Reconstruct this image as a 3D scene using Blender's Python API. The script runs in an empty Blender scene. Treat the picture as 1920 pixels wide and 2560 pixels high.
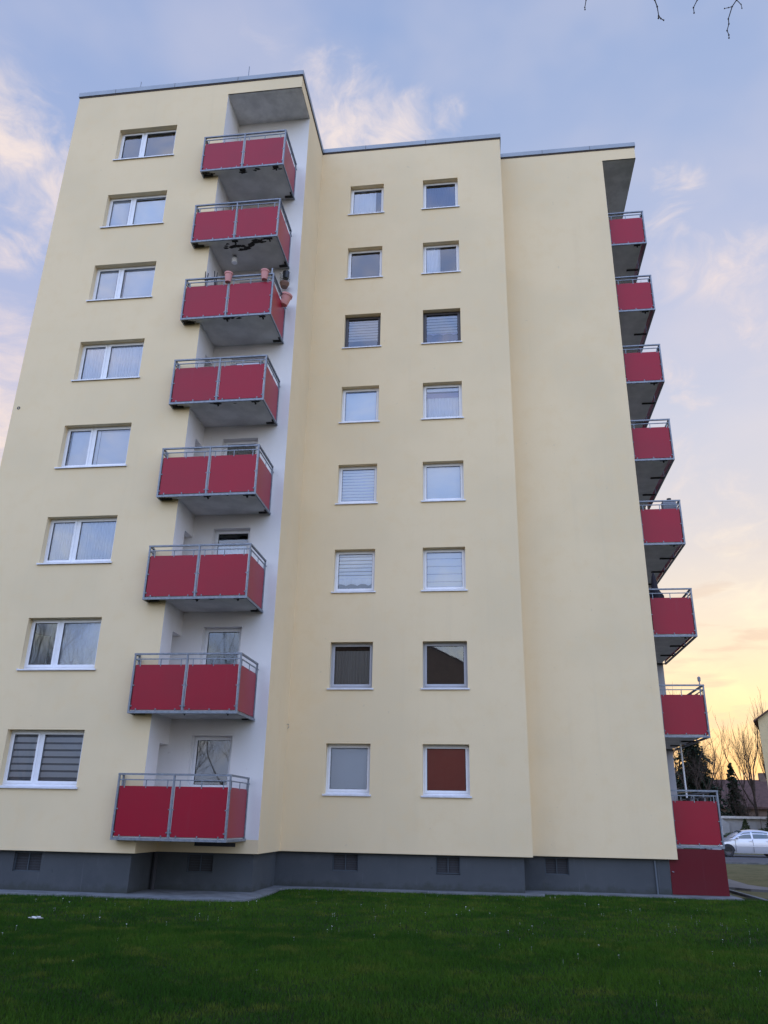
import bpy, math, random
import numpy as np
from mathutils import Vector, Matrix

rnd = random.Random(7)
scene = bpy.context.scene
COL = scene.collection

# ------------------------------------------------------------------ camera
CP = Vector((5.4969, -18.2092, 1.6))
R_ = Vector((0.99151416, 0.12867109, 0.01853187))
U_ = Vector((0.0297663, -0.36347889, 0.93112677))
F_ = Vector((-0.12654504, 0.92267375, 0.36422453))
cam_data = bpy.data.cameras.new('camera')
cam = bpy.data.objects.new('camera', cam_data)
COL.objects.link(cam)
m = Matrix.Identity(4)
for i in range(3):
    m[i][0] = R_[i]; m[i][1] = U_[i]; m[i][2] = -F_[i]; m[i][3] = CP[i]
cam.matrix_world = m
cam_data.sensor_fit = 'HORIZONTAL'
cam_data.sensor_width = 36.0
cam_data.lens = 1955.65 * 36 / 1920
cam_data.clip_start = 0.1
cam_data.clip_end = 3000
scene.camera = cam

# ------------------------------------------------------------------ exposure
scene.view_settings.view_transform = 'Standard'
scene.view_settings.look = 'None'
scene.view_settings.gamma = 1
scene.view_settings.exposure = 0.0
scene.cycles.max_bounces = 8
scene.cycles.transparent_max_bounces = 16
scene.cycles.sample_clamp_indirect = 6


def lin(r, g, b):
    f = lambda c: (c / 255 / 12.92) if c / 255 <= .04045 else ((c / 255 + .055) / 1.055) ** 2.4
    return (f(r), f(g), f(b), 1)


# ------------------------------------------------------------------ node helper
class NT:
    def __init__(s, tree):
        s.t = tree; s.n = tree.nodes; s.l = tree.links

    def node(s, typ, **kw):
        n = s.n.new(typ)
        for k, v in kw.items():
            setattr(n, k, v)
        return n

    def put(s, sock, v):
        if isinstance(v, bpy.types.NodeSocket):
            s.l.new(v, sock)
        elif v is not None:
            sock.default_value = v

    def math(s, op, a, b=None, c=None, clamp=False):
        n = s.node('ShaderNodeMath', operation=op, use_clamp=clamp)
        s.put(n.inputs[0], a)
        if b is not None: s.put(n.inputs[1], b)
        if c is not None: s.put(n.inputs[2], c)
        return n.outputs[0]

    def vmath(s, op, a, b=None, out=0):
        n = s.node('ShaderNodeVectorMath', operation=op)
        s.put(n.inputs[0], a)
        if b is not None: s.put(n.inputs[1], b)
        return n.outputs[out]

    def sstep(s, v, lo, hi, tlo=0.0, thi=1.0):
        n = s.node('ShaderNodeMapRange', interpolation_type='SMOOTHSTEP')
        s.put(n.inputs[0], v)
        n.inputs[1].default_value = lo; n.inputs[2].default_value = hi
        n.inputs[3].default_value = tlo; n.inputs[4].default_value = thi
        return n.outputs[0]

    def mix(s, fac, a, b, blend='MIX'):
        n = s.node('ShaderNodeMix', data_type='RGBA', blend_type=blend)
        s.put(n.inputs[0], fac); s.put(n.inputs[6], a); s.put(n.inputs[7], b)
        return n.outputs[2]

    def noise(s, vec, scale, detail=4, rough=.5, dist=0.0, out=0):
        n = s.node('ShaderNodeTexNoise')
        if vec is not None: s.put(n.inputs['Vector'], vec)
        n.inputs['Scale'].default_value = scale; n.inputs['Detail'].default_value = detail
        n.inputs['Roughness'].default_value = rough; n.inputs['Distortion'].default_value = dist
        return n.outputs[out]

    def ramp(s, fac, stops, interp='LINEAR'):
        n = s.node('ShaderNodeValToRGB')
        cr = n.color_ramp; cr.interpolation = interp
        while len(cr.elements) < len(stops): cr.elements.new(0.5)
        for e, (p, c) in zip(cr.elements, stops):
            e.position = p; e.color = c
        s.put(n.inputs[0], fac)
        return n.outputs[0]

    def mapping(s, vec, scale=(1, 1, 1), loc=(0, 0, 0), rot=(0, 0, 0)):
        n = s.node('ShaderNodeMapping')
        s.put(n.inputs[0], vec)
        n.inputs['Scale'].default_value = scale; n.inputs['Location'].default_value = loc
        n.inputs['Rotation'].default_value = rot
        return n.outputs[0]


# ------------------------------------------------------------------ sky
SUN_AZ = math.radians(17.0)     # east of +y as seen on plan
SUN_EL = math.radians(3.0)
world = bpy.data.worlds.new('World')
scene.world = world
world.use_nodes = True
W = NT(world.node_tree)
W.n.clear()
tc = W.node('ShaderNodeTexCoord')
D = W.vmath('NORMALIZE', tc.outputs['Generated'])
sep = W.node('ShaderNodeSeparateXYZ'); W.l.new(D, sep.inputs[0])
dz = sep.outputs[2]
flat = W.vmath('NORMALIZE', W.vmath('MULTIPLY', D, (1, 1, 0)))
sunaz = W.vmath('DOT_PRODUCT', flat, (math.sin(SUN_AZ), math.cos(SUN_AZ), 0), out=1)
near = W.sstep(sunaz, .72, 1.0)
away = W.ramp(dz, [(0, lin(214, 190, 178)), (.12, lin(214, 196, 190)), (.3, lin(205, 195, 206)), (.45, lin(184, 188, 218)),
                   (.62, lin(166, 180, 217)), (.78, lin(146, 168, 212)), (1, lin(112, 142, 200))])
warm = W.ramp(dz, [(0, lin(222, 166, 122)), (.06, lin(236, 200, 150)), (.13, lin(242, 220, 180)), (.22, lin(234, 221, 203)),
                   (.32, lin(216, 211, 214)), (.44, lin(203, 205, 221)), (.58, lin(184, 192, 220)), (.70, lin(164, 180, 216)), (.80, lin(148, 170, 212)),
                   (1, lin(112, 142, 200))])
rear = W.ramp(dz, [(0, lin(176, 178, 190)), (.15, lin(176, 188, 212)), (.4, lin(160, 182, 222)), (.7, lin(140, 168, 216)), (1, lin(112, 142, 200))])
away = W.mix(W.sstep(sep.outputs[1], .3, -.4), away, rear)
base = W.mix(near, away, warm)
# clouds: fine wisps gathered at a few places in the sky
nvec = W.mapping(D, scale=(1.0, 1.0, 1.7))
warp = W.noise(nvec, 5.0, 3, .5, out=1)
nv2 = W.vmath('ADD', nvec, W.vmath('MULTIPLY', W.vmath('SUBTRACT', warp, (.5, .5, .5)), (.16, .16, .16)))
fine = W.noise(nv2, 11.0, 9, .62, .4)
broad = W.noise(nvec, 3.2, 4, .5)


def pix_dir(u, v):
    return (F_ + R_ * ((u - 960) / 1955.65) - U_ * ((v - 1280) / 1955.65)).normalized()


blobs = [((20, 380), .10, 1.0), ((95, 500), .085, .9), ((40, 620), .06, .8), ((-60, 300), .09, .9), ((30, 830), .09, .7), ((-40, 960), .12, .7), ((10, 1080), .08, .8),
         ((850, 340), .10, 1.0), ((960, 340), .085, 1.0), ((890, 310), .07, 1.0), ((1000, 300), .055, .9), ((800, 260), .055, .6), ((1100, 300), .05, .45), ((1260, 300), .05, .25),
         ((1660, 452), .035, .5), ((1715, 465), .033, .5), ((1670, 560), .04, .45), ((1690, 680), .055, .6),
         ((1790, 665), .06, .62), ((1860, 640), .05, .45), ((1760, 1080), .08, .35), ((1820, 1050), .06, .3), ((1680, 960), .05, .4),
         ((640, 90), .10, .17), ((720, 30), .1, .12), ((1850, 1330), .11, .4), ((1900, 1560), .1, .5), ((1760, 1680), .09, .55),
         ((1880, 1690), .08, .5), ((1700, 1600), .07, .5), ((1550, 1200), .12, .4), ((1900, 850), .1, .3)]
acc = None
for (u, v), rad, amp in blobs:
    d = W.vmath('DISTANCE', D, tuple(pix_dir(u, v)), out=1)
    g = W.math('MULTIPLY', W.sstep(d, 0.0, rad * 1.25, 1.0, 0.0), amp)
    acc = g if acc is None else W.math('MAXIMUM', acc, g)
behind = W.sstep(sep.outputs[1], -.1, -.5)
acc = W.math('MAXIMUM', acc, W.math('MULTIPLY', behind, .55))
thr = W.math('ADD', fine, W.math('MULTIPLY', acc, .42))
cl = W.math('MULTIPLY', W.sstep(thr, .58, 1.02), W.sstep(acc, .0, .3))
veil = W.math('MULTIPLY', W.sstep(broad, .42, .72), .24)
cl = W.math('MINIMUM', W.math('ADD', W.math('MULTIPLY', cl, .9), veil), 1.0)
ccol = W.ramp(dz, [(0, lin(250, 200, 130)), (.13, lin(252, 234, 184)), (.24, lin(252, 240, 214)), (.36, lin(244, 226, 214)), (.5, lin(242, 222, 216)), (.7, lin(248, 230, 220)), (1, lin(235, 225, 230))])
sky = W.mix(cl, base, ccol)
# grey undersides of the low bank of cloud near the sunset
bank = W.noise(W.mapping(D, scale=(1.2, 1.2, 6.0)), 7.0, 6, .55, .3)
bankm = W.math('MULTIPLY', W.math('MULTIPLY', W.sstep(bank, .50, .66), W.sstep(dz, .34, .20)), near)
sky = W.mix(W.math('MULTIPLY', bankm, .6), sky, lin(214, 190, 176))
# sky half behind the viewer, boosted as added light for the shaded facade
back = W.sstep(sep.outputs[1], .30, -.35)
gain = W.math('MULTIPLY_ADD', back, 1.74, 1.04)
sky = W.mix(1.0, sky, W.mix(back, (1, 1, 1, 1), (.86, .98, 1.16, 1)), 'MULTIPLY')
below = W.sstep(dz, -.02, .0)
sky = W.mix(below, (.05, .055, .05, 1), sky)
bg1 = W.node('ShaderNodeBackground'); W.put(bg1.inputs[0], sky); W.put(bg1.inputs[1], gain)
nish = W.node('ShaderNodeTexSky', sky_type='NISHITA')
nish.sun_disc = False; nish.sun_elevation = SUN_EL; nish.sun_rotation = SUN_AZ
bg2 = W.node('ShaderNodeBackground'); W.l.new(nish.outputs[0], bg2.inputs[0]); bg2.inputs[1].default_value = .015
addw = W.node('ShaderNodeAddShader'); W.l.new(bg1.outputs[0], addw.inputs[0]); W.l.new(bg2.outputs[0], addw.inputs[1])
wo = W.node('ShaderNodeOutputWorld'); W.l.new(addw.outputs[0], wo.inputs[0])

sun_d = bpy.data.lights.new('sun', 'SUN')
sun_d.energy = 0.6; sun_d.angle = math.radians(6); sun_d.color = (1.0, .72, .42)
sun = bpy.data.objects.new('sun', sun_d); COL.objects.link(sun)
sd = Vector((math.sin(SUN_AZ) * math.cos(SUN_EL), math.cos(SUN_AZ) * math.cos(SUN_EL), math.sin(SUN_EL)))
sun.rotation_euler = sd.to_track_quat('Z', 'Y').to_euler()
sun.location = (30, 60, 20)


# ------------------------------------------------------------------ materials
def mat(name, col, rough=.7, metal=0.0, var=0.0, vscale=3.0, bump=0.0, bscale=60.0, spec=None, col2=None, coat=0.0, detail=5):
    mt = bpy.data.materials.new(name); mt.use_nodes = True
    N = NT(mt.node_tree); N.n.clear()
    bs = N.node('ShaderNodeBsdfPrincipled'); out = N.node('ShaderNodeOutputMaterial')
    N.l.new(bs.outputs[0], out.inputs[0])
    c = col if len(col) == 4 else (*col, 1)
    bs.inputs['Roughness'].default_value = rough; bs.inputs['Metallic'].default_value = metal
    if spec is not None: bs.inputs['Specular IOR Level'].default_value = spec
    if coat: bs.inputs['Coat Weight'].default_value = coat; bs.inputs['Coat Roughness'].default_value = .06
    if var or col2 is not None or bump:
        t = N.node('ShaderNodeTexCoord').outputs['Object']
    if var or col2 is not None:
        n = N.noise(t, vscale, detail, .6)
        d = col2 if col2 is not None else tuple(x * (1 - var) for x in c[:3])
        d = d if len(d) == 4 else (*d, 1)
        N.put(bs.inputs['Base Color'], N.mix(N.sstep(n, .35, .68), c, d))
    else:
        bs.inputs['Base Color'].default_value = c
    if bump:
        b = N.node('ShaderNodeBump'); b.inputs['Strength'].default_value = bump; b.inputs['Distance'].default_value = .01
        N.l.new(N.noise(t, bscale, 4, .6), b.inputs['Height']); N.l.new(b.outputs[0], bs.inputs['Normal'])
    return mt


def facade_mat(name, c1, c2, c3, dirt, splash=False):
    mt = bpy.data.materials.new(name); mt.use_nodes = True
    N = NT(mt.node_tree); N.n.clear()
    bs = N.node('ShaderNodeBsdfPrincipled'); out = N.node('ShaderNodeOutputMaterial')
    N.l.new(bs.outputs[0], out.inputs[0])
    g = N.node('ShaderNodeNewGeometry').outputs['Position']
    big = N.noise(g, .35, 3, .5)
    c = N.mix(N.sstep(big, .38, .64), c1, c2)
    mott = N.noise(g, 2.3, 6, .65)
    c = N.mix(N.math('MULTIPLY', N.sstep(mott, .46, .74), .65), c, c3)
    streak = N.noise(N.mapping(g, scale=(2.6, 2.6, .10)), 1.6, 5, .6)
    c = N.mix(N.math('MULTIPLY', N.sstep(streak, .54, .80), .10), c, dirt)
    grain = N.noise(g, 70, 3, .7)
    c = N.mix(N.math('MULTIPLY', N.sstep(grain, .45, .7), .10), c, dirt)
    spots = N.noise(g, 5.5, 2, .5)
    c = N.mix(N.math('MULTIPLY', N.sstep(spots, .735, .78), .35), c, dirt)
    if splash:
        zz = N.node('ShaderNodeSeparateXYZ'); N.l.new(g, zz.inputs[0])
        lim = N.math('MULTIPLY_ADD', N.noise(g, 3.0, 5, .7), .55, -.22)
        c = N.mix(N.math('MULTIPLY', N.sstep(N.math('SUBTRACT', lim, zz.outputs[2]), -.05, .12), .6), c, (.045, .05, .04, 1))
        c = N.mix(N.math('MULTIPLY', N.sstep(N.noise(N.mapping(g, scale=(9, 9, .6)), 1.0, 4, .6), .62, .72), .35), c, (.12, .13, .14, 1))
    N.put(bs.inputs['Base Color'], c)
    bs.inputs['Roughness'].default_value = .92; bs.inputs['Specular IOR Level'].default_value = .2
    b = N.node('ShaderNodeBump'); b.inputs['Strength'].default_value = .35; b.inputs['Distance'].default_value = .006
    N.l.new(N.noise(g, 95, 5, .7), b.inputs['Height']); N.l.new(b.outputs[0], bs.inputs['Normal'])
    return mt


M = {}
M['yellow'] = facade_mat('yellow_render', (.815, .655, .41, 1), (.765, .62, .39, 1), (.79, .615, .36, 1), (.57, .475, .32, 1))
M['white'] = facade_mat('white_render', (.80, .775, .745, 1), (.75, .73, .71, 1), (.76, .735, .70, 1), (.55, .53, .50, 1))
M['shaded_white_render'] = facade_mat('shaded_white_render', (.44, .43, .44, 1), (.40, .39, .40, 1), (.42, .41, .40, 1), (.3, .3, .3, 1))  # white loggia wall with its shade mixed into a greyer base colour
M['plinth'] = facade_mat('plinth_render', (.078, .086, .092, 1), (.066, .073, .079, 1), (.086, .093, .098, 1), (.03, .037, .044, 1), splash=True)
M['concrete'] = mat('concrete', (.74, .73, .71), .9, var=.22, vscale=2.2, bump=.3, bscale=50)
M['slab'] = mat('balcony_concrete', (.66, .65, .63), .9, var=.2, vscale=1.7, bump=.3, bscale=40, detail=7)
M['steel'] = mat('galvanised_steel', (.25, .275, .31), .5, metal=.35, var=.3, vscale=14, bump=.1, bscale=80)
M['coping'] = mat('coping_metal', (.30, .335, .37), .4, metal=.1, var=.12, vscale=1.4)
M['dark_edge'] = mat('dark_timber_edge', (.05, .035, .03), .8)
M['stain'] = mat('black_mould', (.035, .032, .028), .95, var=.4, vscale=20)


def red_mat(name, col, rough, spec):
    mt = mat(name, col, rough, spec=spec)
    N = NT(mt.node_tree); bs = next(n for n in N.n if n.type == 'BSDF_PRINCIPLED')
    g = N.node('ShaderNodeNewGeometry').outputs['Position']
    rn = N.node('ShaderNodeObjectInfo').outputs['Random']
    f = N.math('MULTIPLY_ADD', rn, .16, N.math('MULTIPLY', N.sstep(N.noise(g, 1.1, 5, .6), .35, .7), .18))
    c = N.mix(f, col, tuple(x * .45 + .02 for x in col[:3]) + (1,))
    c = N.mix(N.math('MULTIPLY', N.sstep(N.noise(N.mapping(g, scale=(7, 7, .5)), 1.0, 4, .6), .6, .75), .07), c, (.20, .10, .12, 1))
    N.put(bs.inputs['Base Color'], c)
    b = N.node('ShaderNodeBump'); b.inputs['Strength'].default_value = .05; b.inputs['Distance'].default_value = .02
    N.l.new(N.noise(g, 1.5, 2, .5), b.inputs['Height']); N.l.new(b.outputs[0], bs.inputs['Normal'])
    return mt


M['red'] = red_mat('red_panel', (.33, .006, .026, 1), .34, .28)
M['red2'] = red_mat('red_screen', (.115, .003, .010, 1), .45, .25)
M['frame_white'] = mat('white_window_plastic', (.80, .81, .83), .35, var=.05, vscale=6)
M['frame_dark'] = mat('dark_window_plastic', (.055, .05, .055), .4)
M['frame_grey'] = mat('grey_window_plastic', (.42, .43, .46), .4, var=.08)
M['sill'] = mat('window_sill_metal', (.74, .75, .78), .4, metal=.1, var=.12, vscale=5)
M['seal'] = mat('rubber_seal', (.02, .02, .02), .7)
M['roof'] = mat('roof_felt', (.08, .08, .085), .95, var=.3)
M['dark_room'] = mat('dark_room', (.05, .05, .055), .95)
M['pipe'] = mat('grey_pipe', (.10, .12, .14), .6)
M['grille'] = mat('basement_grille', (.05, .065, .08), .6)
M['salmon'] = mat('salmon_plastic', (.60, .25, .215), .5, var=.08)
M['brown_pot'] = mat('brown_plastic', (.16, .075, .045), .5)
M['black_pot'] = mat('black_plastic', (.012, .014, .02), .45)
M['lamp_white'] = mat('white_lamp_plastic', (.94, .95, .97), .4)
M['pale_wood'] = mat('pale_wood', (.5, .43, .32), .7)
M['paper'] = mat('paper', (.75, .75, .72), .9)
M['dark_cloth'] = mat('dark_cloth', (.022, .02, .028), .9)
M['grey_plastic'] = mat('grey_plastic', (.22, .23, .26), .6)


def glass_mat(name, tint=(.93, .95, .97), refl=1.0):
    mt = bpy.data.materials.new(name); mt.use_nodes = True
    N = NT(mt.node_tree); N.n.clear()
    fr = N.node('ShaderNodeFresnel'); fr.inputs[0].default_value = 1.75
    fac = N.math('MULTIPLY', fr.outputs[0], 1.7 * refl, clamp=True)
    tr = N.node('ShaderNodeBsdfTransparent'); tr.inputs[0].default_value = (*tint, 1)
    gl = N.node('ShaderNodeBsdfGlossy'); gl.inputs['Roughness'].default_value = .015
    gl.inputs['Color'].default_value = (.92, .95, 1, 1)
    t = N.node('ShaderNodeTexCoord').outputs['Object']
    b = N.node('ShaderNodeBump'); b.inputs['Strength'].default_value = .014; b.inputs['Distance'].default_value = .02
    N.l.new(N.noise(t, 1.7, 2, .5), b.inputs['Height']); N.l.new(b.outputs[0], gl.inputs['Normal'])
    mx = N.node('ShaderNodeMixShader'); N.put(mx.inputs[0], fac)
    N.l.new(tr.outputs[0], mx.inputs[1]); N.l.new(gl.outputs[0], mx.inputs[2])
    out = N.node('ShaderNodeOutputMaterial'); N.l.new(mx.outputs[0], out.inputs[0])
    return mt


M['glass'] = glass_mat('window_glass')


def cloth(name, col, see=.12):
    mt = bpy.data.materials.new(name); mt.use_nodes = True
    N = NT(mt.node_tree); N.n.clear()
    df = N.node('ShaderNodeBsdfDiffuse'); df.inputs[0].default_value = (*col, 1)
    tr = N.node('ShaderNodeBsdfTransparent')
    mx = N.node('ShaderNodeMixShader'); mx.inputs[0].default_value = see
    N.l.new(df.outputs[0], mx.inputs[1]); N.l.new(tr.outputs[0], mx.inputs[2])
    out = N.node('ShaderNodeOutputMaterial'); N.l.new(mx.outputs[0], out.inputs[0])
    return mt


M['sheer'] = cloth('sheer_curtain', (.84, .88, .94), .12)
M['curtain'] = cloth('white_curtain', (.84, .88, .95), .06)
M['roller'] = cloth('pale_roller_blind', (.86, .91, .96), .0)
M['blind_pale'] = cloth('pale_slat_blind', (.90, .92, .94), .0)
M['roller_grey'] = cloth('grey_roller_blind', (.90, .92, .94), .0)
M['blind_grey'] = cloth('grey_slat_blind', (.46, .48, .52), .0)
M['blind_dim'] = cloth('dim_slat_blind', (.17, .19, .22), .0)
M['blind_white'] = cloth('white_slat_blind', (.88, .91, .96), .0)
M['net_brown'] = cloth('brownish_net_curtain', (.52, .50, .46), .25)
M['blind_purple'] = cloth('purple_blind', (.10, .075, .15), .0)
M['blind_back'] = cloth('grey_blind_net', (.38, .41, .44), .1)
M['blind_lilac'] = cloth('lilac_blind', (.32, .30, .46), .0)
M['blind_rust'] = cloth('rust_red_blind', (.52, .15, .12), .0)
M['blind_dark'] = cloth('dark_brown_blind', (.10, .09, .085), .0)


# ------------------------------------------------------------------ mesh helper
class MB:
    def __init__(s):
        s.v = []; s.f = []

    def quad(s, a, b, c, d):
        i = len(s.v); s.v += [tuple(a), tuple(b), tuple(c), tuple(d)]; s.f.append((i, i + 1, i + 2, i + 3)); return s

    def tri(s, a, b, c):
        i = len(s.v); s.v += [tuple(a), tuple(b), tuple(c)]; s.f.append((i, i + 1, i + 2)); return s

    def box(s, x0, x1, y0, y1, z0, z1):
        i = len(s.v)
        s.v += [(x0, y0, z0), (x1, y0, z0), (x1, y1, z0), (x0, y1, z0), (x0, y0, z1), (x1, y0, z1), (x1, y1, z1), (x0, y1, z1)]
        s.f += [tuple(i + k for k in q) for q in ((0, 3, 2, 1), (4, 5, 6, 7), (0, 1, 5, 4), (1, 2, 6, 5), (2, 3, 7, 6), (3, 0, 4, 7))]
        return s

    def prism(s, pts, z0, z1):            # polygon in plan, counter-clockwise
        n = len(pts); i = len(s.v)
        s.v += [(x, y, z0) for x, y in pts] + [(x, y, z1) for x, y in pts]
        s.f.append(tuple(i + k for k in reversed(range(n)))); s.f.append(tuple(i + n + k for k in range(n)))
        for k in range(n):
            j = (k + 1) % n
            s.f.append((i + k, i + j, i + n + j, i + n + k))
        return s

    def xprism(s, pts, x0, x1):           # polygon in (y,z), extruded along x
        n = len(pts); i = len(s.v)
        s.v += [(x0, y, z) for y, z in pts] + [(x1, y, z) for y, z in pts]
        s.f.append(tuple(i + k for k in range(n))); s.f.append(tuple(i + n + k for k in reversed(range(n))))
        for k in range(n):
            j = (k + 1) % n
            s.f.append((i + j, i + k, i + n + k, i + n + j))
        return s

    def yprism(s, pts, y0, y1):           # polygon in (x,z), extruded along y
        n = len(pts); i = len(s.v)
        s.v += [(x, y0, z) for x, z in pts] + [(x, y1, z) for x, z in pts]
        s.f.append(tuple(i + k for k in range(n))); s.f.append(tuple(i + n + k for k in reversed(range(n))))
        for k in range(n):
            j = (k + 1) % n
            s.f.append((i + j, i + k, i + n + k, i + n + j))
        return s

    def tube(s, pts, rads, n=6, cap=True):
        pts = [Vector(p) for p in pts]
        if not isinstance(rads, (list, tuple)): rads = [rads] * len(pts)
        i0 = len(s.v)
        for k, p in enumerate(pts):
            d = (pts[min(k + 1, len(pts) - 1)] - pts[max(k - 1, 0)])
            d = d.normalized() if d.length > 1e-9 else Vector((0, 0, 1))
            a = d.orthogonal().normalized() if abs(d.z) > .99 else d.cross(Vector((0, 0, 1))).normalized()
            b = d.cross(a)
            for q in range(n):
                t = 2 * math.pi * q / n
                s.v.append(tuple(p + (a * math.cos(t) + b * math.sin(t)) * rads[k]))
        for k in range(len(pts) - 1):
            for q in range(n):
                a0 = i0 + k * n + q; a1 = i0 + k * n + (q + 1) % n
                s.f.append((a0, a1, a1 + n, a0 + n))
        if cap:
            s.f.append(tuple(i0 + q for q in reversed(range(n))))
            s.f.append(tuple(i0 + (len(pts) - 1) * n + q for q in range(n)))
        return s

    def lathe(s, prof, c=(0, 0, 0), n=16):
        i0 = len(s.v)
        for r, z in prof:
            for q in range(n):
                t = 2 * math.pi * q / n
                s.v.append((c[0] + r * math.cos(t), c[1] + r * math.sin(t), c[2] + z))
        for k in range(len(prof) - 1):
            for q in range(n):
                a0 = i0 + k * n + q; a1 = i0 + k * n + (q + 1) % n
                s.f.append((a0, a1, a1 + n, a0 + n))
        return s


def wpos(o):
    p = Vector((0, 0, 0))
    while o is not None:
        p += o.location; o = o.parent
    return p


def obj(name, mb, mt, parent=None, loc=None, label=None, cat=None, group=None, kind=None, smooth=False, world=True):
    """Link a mesh. With world=True verts are world coordinates relative to loc."""
    if isinstance(mb, MB):
        me = bpy.data.meshes.new(name); me.from_pydata(mb.v, [], mb.f); me.update()
        if mt is not None: me.materials.append(M[mt] if isinstance(mt, str) else mt)
        if smooth: me.shade_smooth()
    else:
        me = mb
    o = bpy.data.objects.new(name, me); COL.objects.link(o)
    if parent is not None:
        o.parent = parent
        if loc is None:
            o.location = -wpos(parent) if world else (0, 0, 0)
        else:
            o.location = Vector(loc) - wpos(parent) if world else Vector(loc)
    elif loc is not None:
        o.location = loc
    tag(o, label, cat, group, kind)
    return o


def tag(o, label=None, cat=None, group=None, kind=None):
    if label: o['label'] = label
    if cat: o['category'] = cat
    if group: o['group'] = group
    if kind: o['kind'] = kind


def thing(name, loc, label, cat, group=None, rz=0):
    o = bpy.data.objects.new(name, None); COL.objects.link(o)
    o.location = loc; o.rotation_euler = (0, 0, rz); o.empty_display_size = .3
    tag(o, label, cat, group)
    return o


def copy_thing(o, loc, parent=None, label=None):
    c = o.copy(); COL.objects.link(c); c.parent = parent
    c.location = loc
    if label: c['label'] = label
    for ch in o.children:
        copy_thing(ch, ch.location, c)
    return c


# ------------------------------------------------------------------ ground
GZ = -.10


def ground_mat(name, c1, c2, c3, scale=.8):
    mt = bpy.data.materials.new(name); mt.use_nodes = True
    N = NT(mt.node_tree); N.n.clear()
    bs = N.node('ShaderNodeBsdfPrincipled'); out = N.node('ShaderNodeOutputMaterial')
    N.l.new(bs.outputs[0], out.inputs[0])
    g = N.node('ShaderNodeNewGeometry').outputs['Position']
    c = N.mix(N.sstep(N.noise(g, scale, 5, .6), .38, .66), c1, c2)
    c = N.mix(N.sstep(N.noise(g, scale * 5, 6, .7), .48, .72), c, c3)
    N.put(bs.inputs['Base Color'], c); bs.inputs['Roughness'].default_value = .95
    bs.inputs['Specular IOR Level'].default_value = .1
    b = N.node('ShaderNodeBump'); b.inputs['Strength'].default_value = .6; b.inputs['Distance'].default_value = .03
    N.l.new(N.noise(g, 35, 4, .7), b.inputs['Height']); N.l.new(b.outputs[0], bs.inputs['Normal'])
    return mt


M['lawn'] = ground_mat('lawn_soil', (.012, .024, .006, 1), (.018, .030, .007, 1), (.022, .024, .009, 1))
M['blade'] = ground_mat('grass_blade', (.025, .072, .007, 1), (.052, .112, .010, 1), (.098, .125, .018, 1), .33)
M['verge'] = ground_mat('dry_verge', (.15, .135, .066, 1), (.11, .105, .048, 1), (.18, .155, .085, 1))
M['asphalt'] = mat('asphalt', (.085, .085, .09), .9, var=.25, vscale=1.0, bump=.3, bscale=40)
M['paving'] = mat('paving_concrete', (.17, .18, .185), .9, var=.4, vscale=2.5, bump=.5, bscale=25)
M['footpath'] = mat('footpath_slabs', (.16, .155, .15), .9, var=.3, vscale=1.5)

obj('ground', MB().quad((-700, -700, GZ - .05), (700, -700, GZ - .05), (700, 700, GZ - .05), (-700, 700, GZ - .05)), 'verge', kind='structure',
    label='wide ground of dull dry grass under the whole estate', cat='ground')
# lawn with gentle undulation
mb = MB()
nx, ny = 60, 40
X0, X1, Y0, Y1 = -20, 24, -26, 4.6


def lawn_z(x, y):
    return GZ + .02 * math.sin(x * .7 + 1) * math.sin(y * .5) * min(1, max(0, (1.5 - y) / 5)) - .003


for j in range(ny + 1):
    for i in range(nx + 1):
        x = X0 + (X1 - X0) * i / nx; y = Y0 + (Y1 - Y0) * j / ny
        mb.v.append((x, y, lawn_z(x, y)))
for j in range(ny):
    for i in range(nx):
        a = j * (nx + 1) + i
        mb.f.append((a, a + 1, a + nx + 2, a + nx + 1))
obj('lawn', mb, 'lawn', kind='structure', label='dark green lawn in front of the yellow building', cat='lawn')
# paved strip along the wall
strip = [(-20, -.62), (-3, -.58), (-1.2, -.62), (-.3, -.52), (.2, -.32), (.40, .1), (.40, .9), (.32, 1.9), (.25, 2.6), (.5, 2.92), (2.8, 2.96), (4.5, 2.86), (6.55, 2.84),
         (6.68, 3.0), (6.70, 3.62), (8.2, 3.76), (9.8, 3.76), (11.45, 3.70), (11.45, 9.0), (-20, 9.0)]
obj('paving_strip', MB().prism(strip, GZ - .05, GZ + .035), 'paving', kind='structure', label='narrow grey paved strip round the foot of the building', cat='paving')
obj('footpath', MB().prism([(11.5, 8.5), (12.4, 8.0), (12.7, 7.55), (13.3, 7.3), (19, 5.6), (19, 6.6), (13.5, 8.1), (13.15, 9.3), (13.25, 11.7), (13.3, 24.9), (11.5, 24.9)], GZ - .05, GZ + .012), 'footpath',
    kind='structure', label='pale footpath curving past the right corner of the building', cat='path')
kb = MB(); kpts = [(11.6, 9.2), (11.95, 6.86), (11.98, 4.8), (12.0, 3.7), (12.02, 3.0)]
for a, b in zip(kpts, kpts[1:]):
    kb.prism([(a[0] + .10, a[1]), (a[0], a[1]), (b[0], b[1]), (b[0] + .10, b[1])], GZ - .05, GZ + .016)
obj('edging', kb, 'paving', kind='structure', label='thin concrete edging between lawn and footpath', cat='edging')
obj('road', MB().box(-120, 160, 25.2, 37.0, GZ - .05, GZ + .008), 'asphalt', kind='structure', label='grey asphalt road behind the building with the silver car', cat='road')
obj('kerb', MB().box(-120, 160, 24.95, 25.2, GZ - .05, GZ + .02), 'paving', kind='structure', label='low kerb along the near side of the road', cat='kerb')

# grass blades (uncountable)
rng = np.random.default_rng(3)


def inside_bld(x, y):
    a = (y > -.60) & (x < .34)
    b = (y > 2.90) & (x < 6.66)
    c = (y > 3.72)
    return a | b | c


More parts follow.
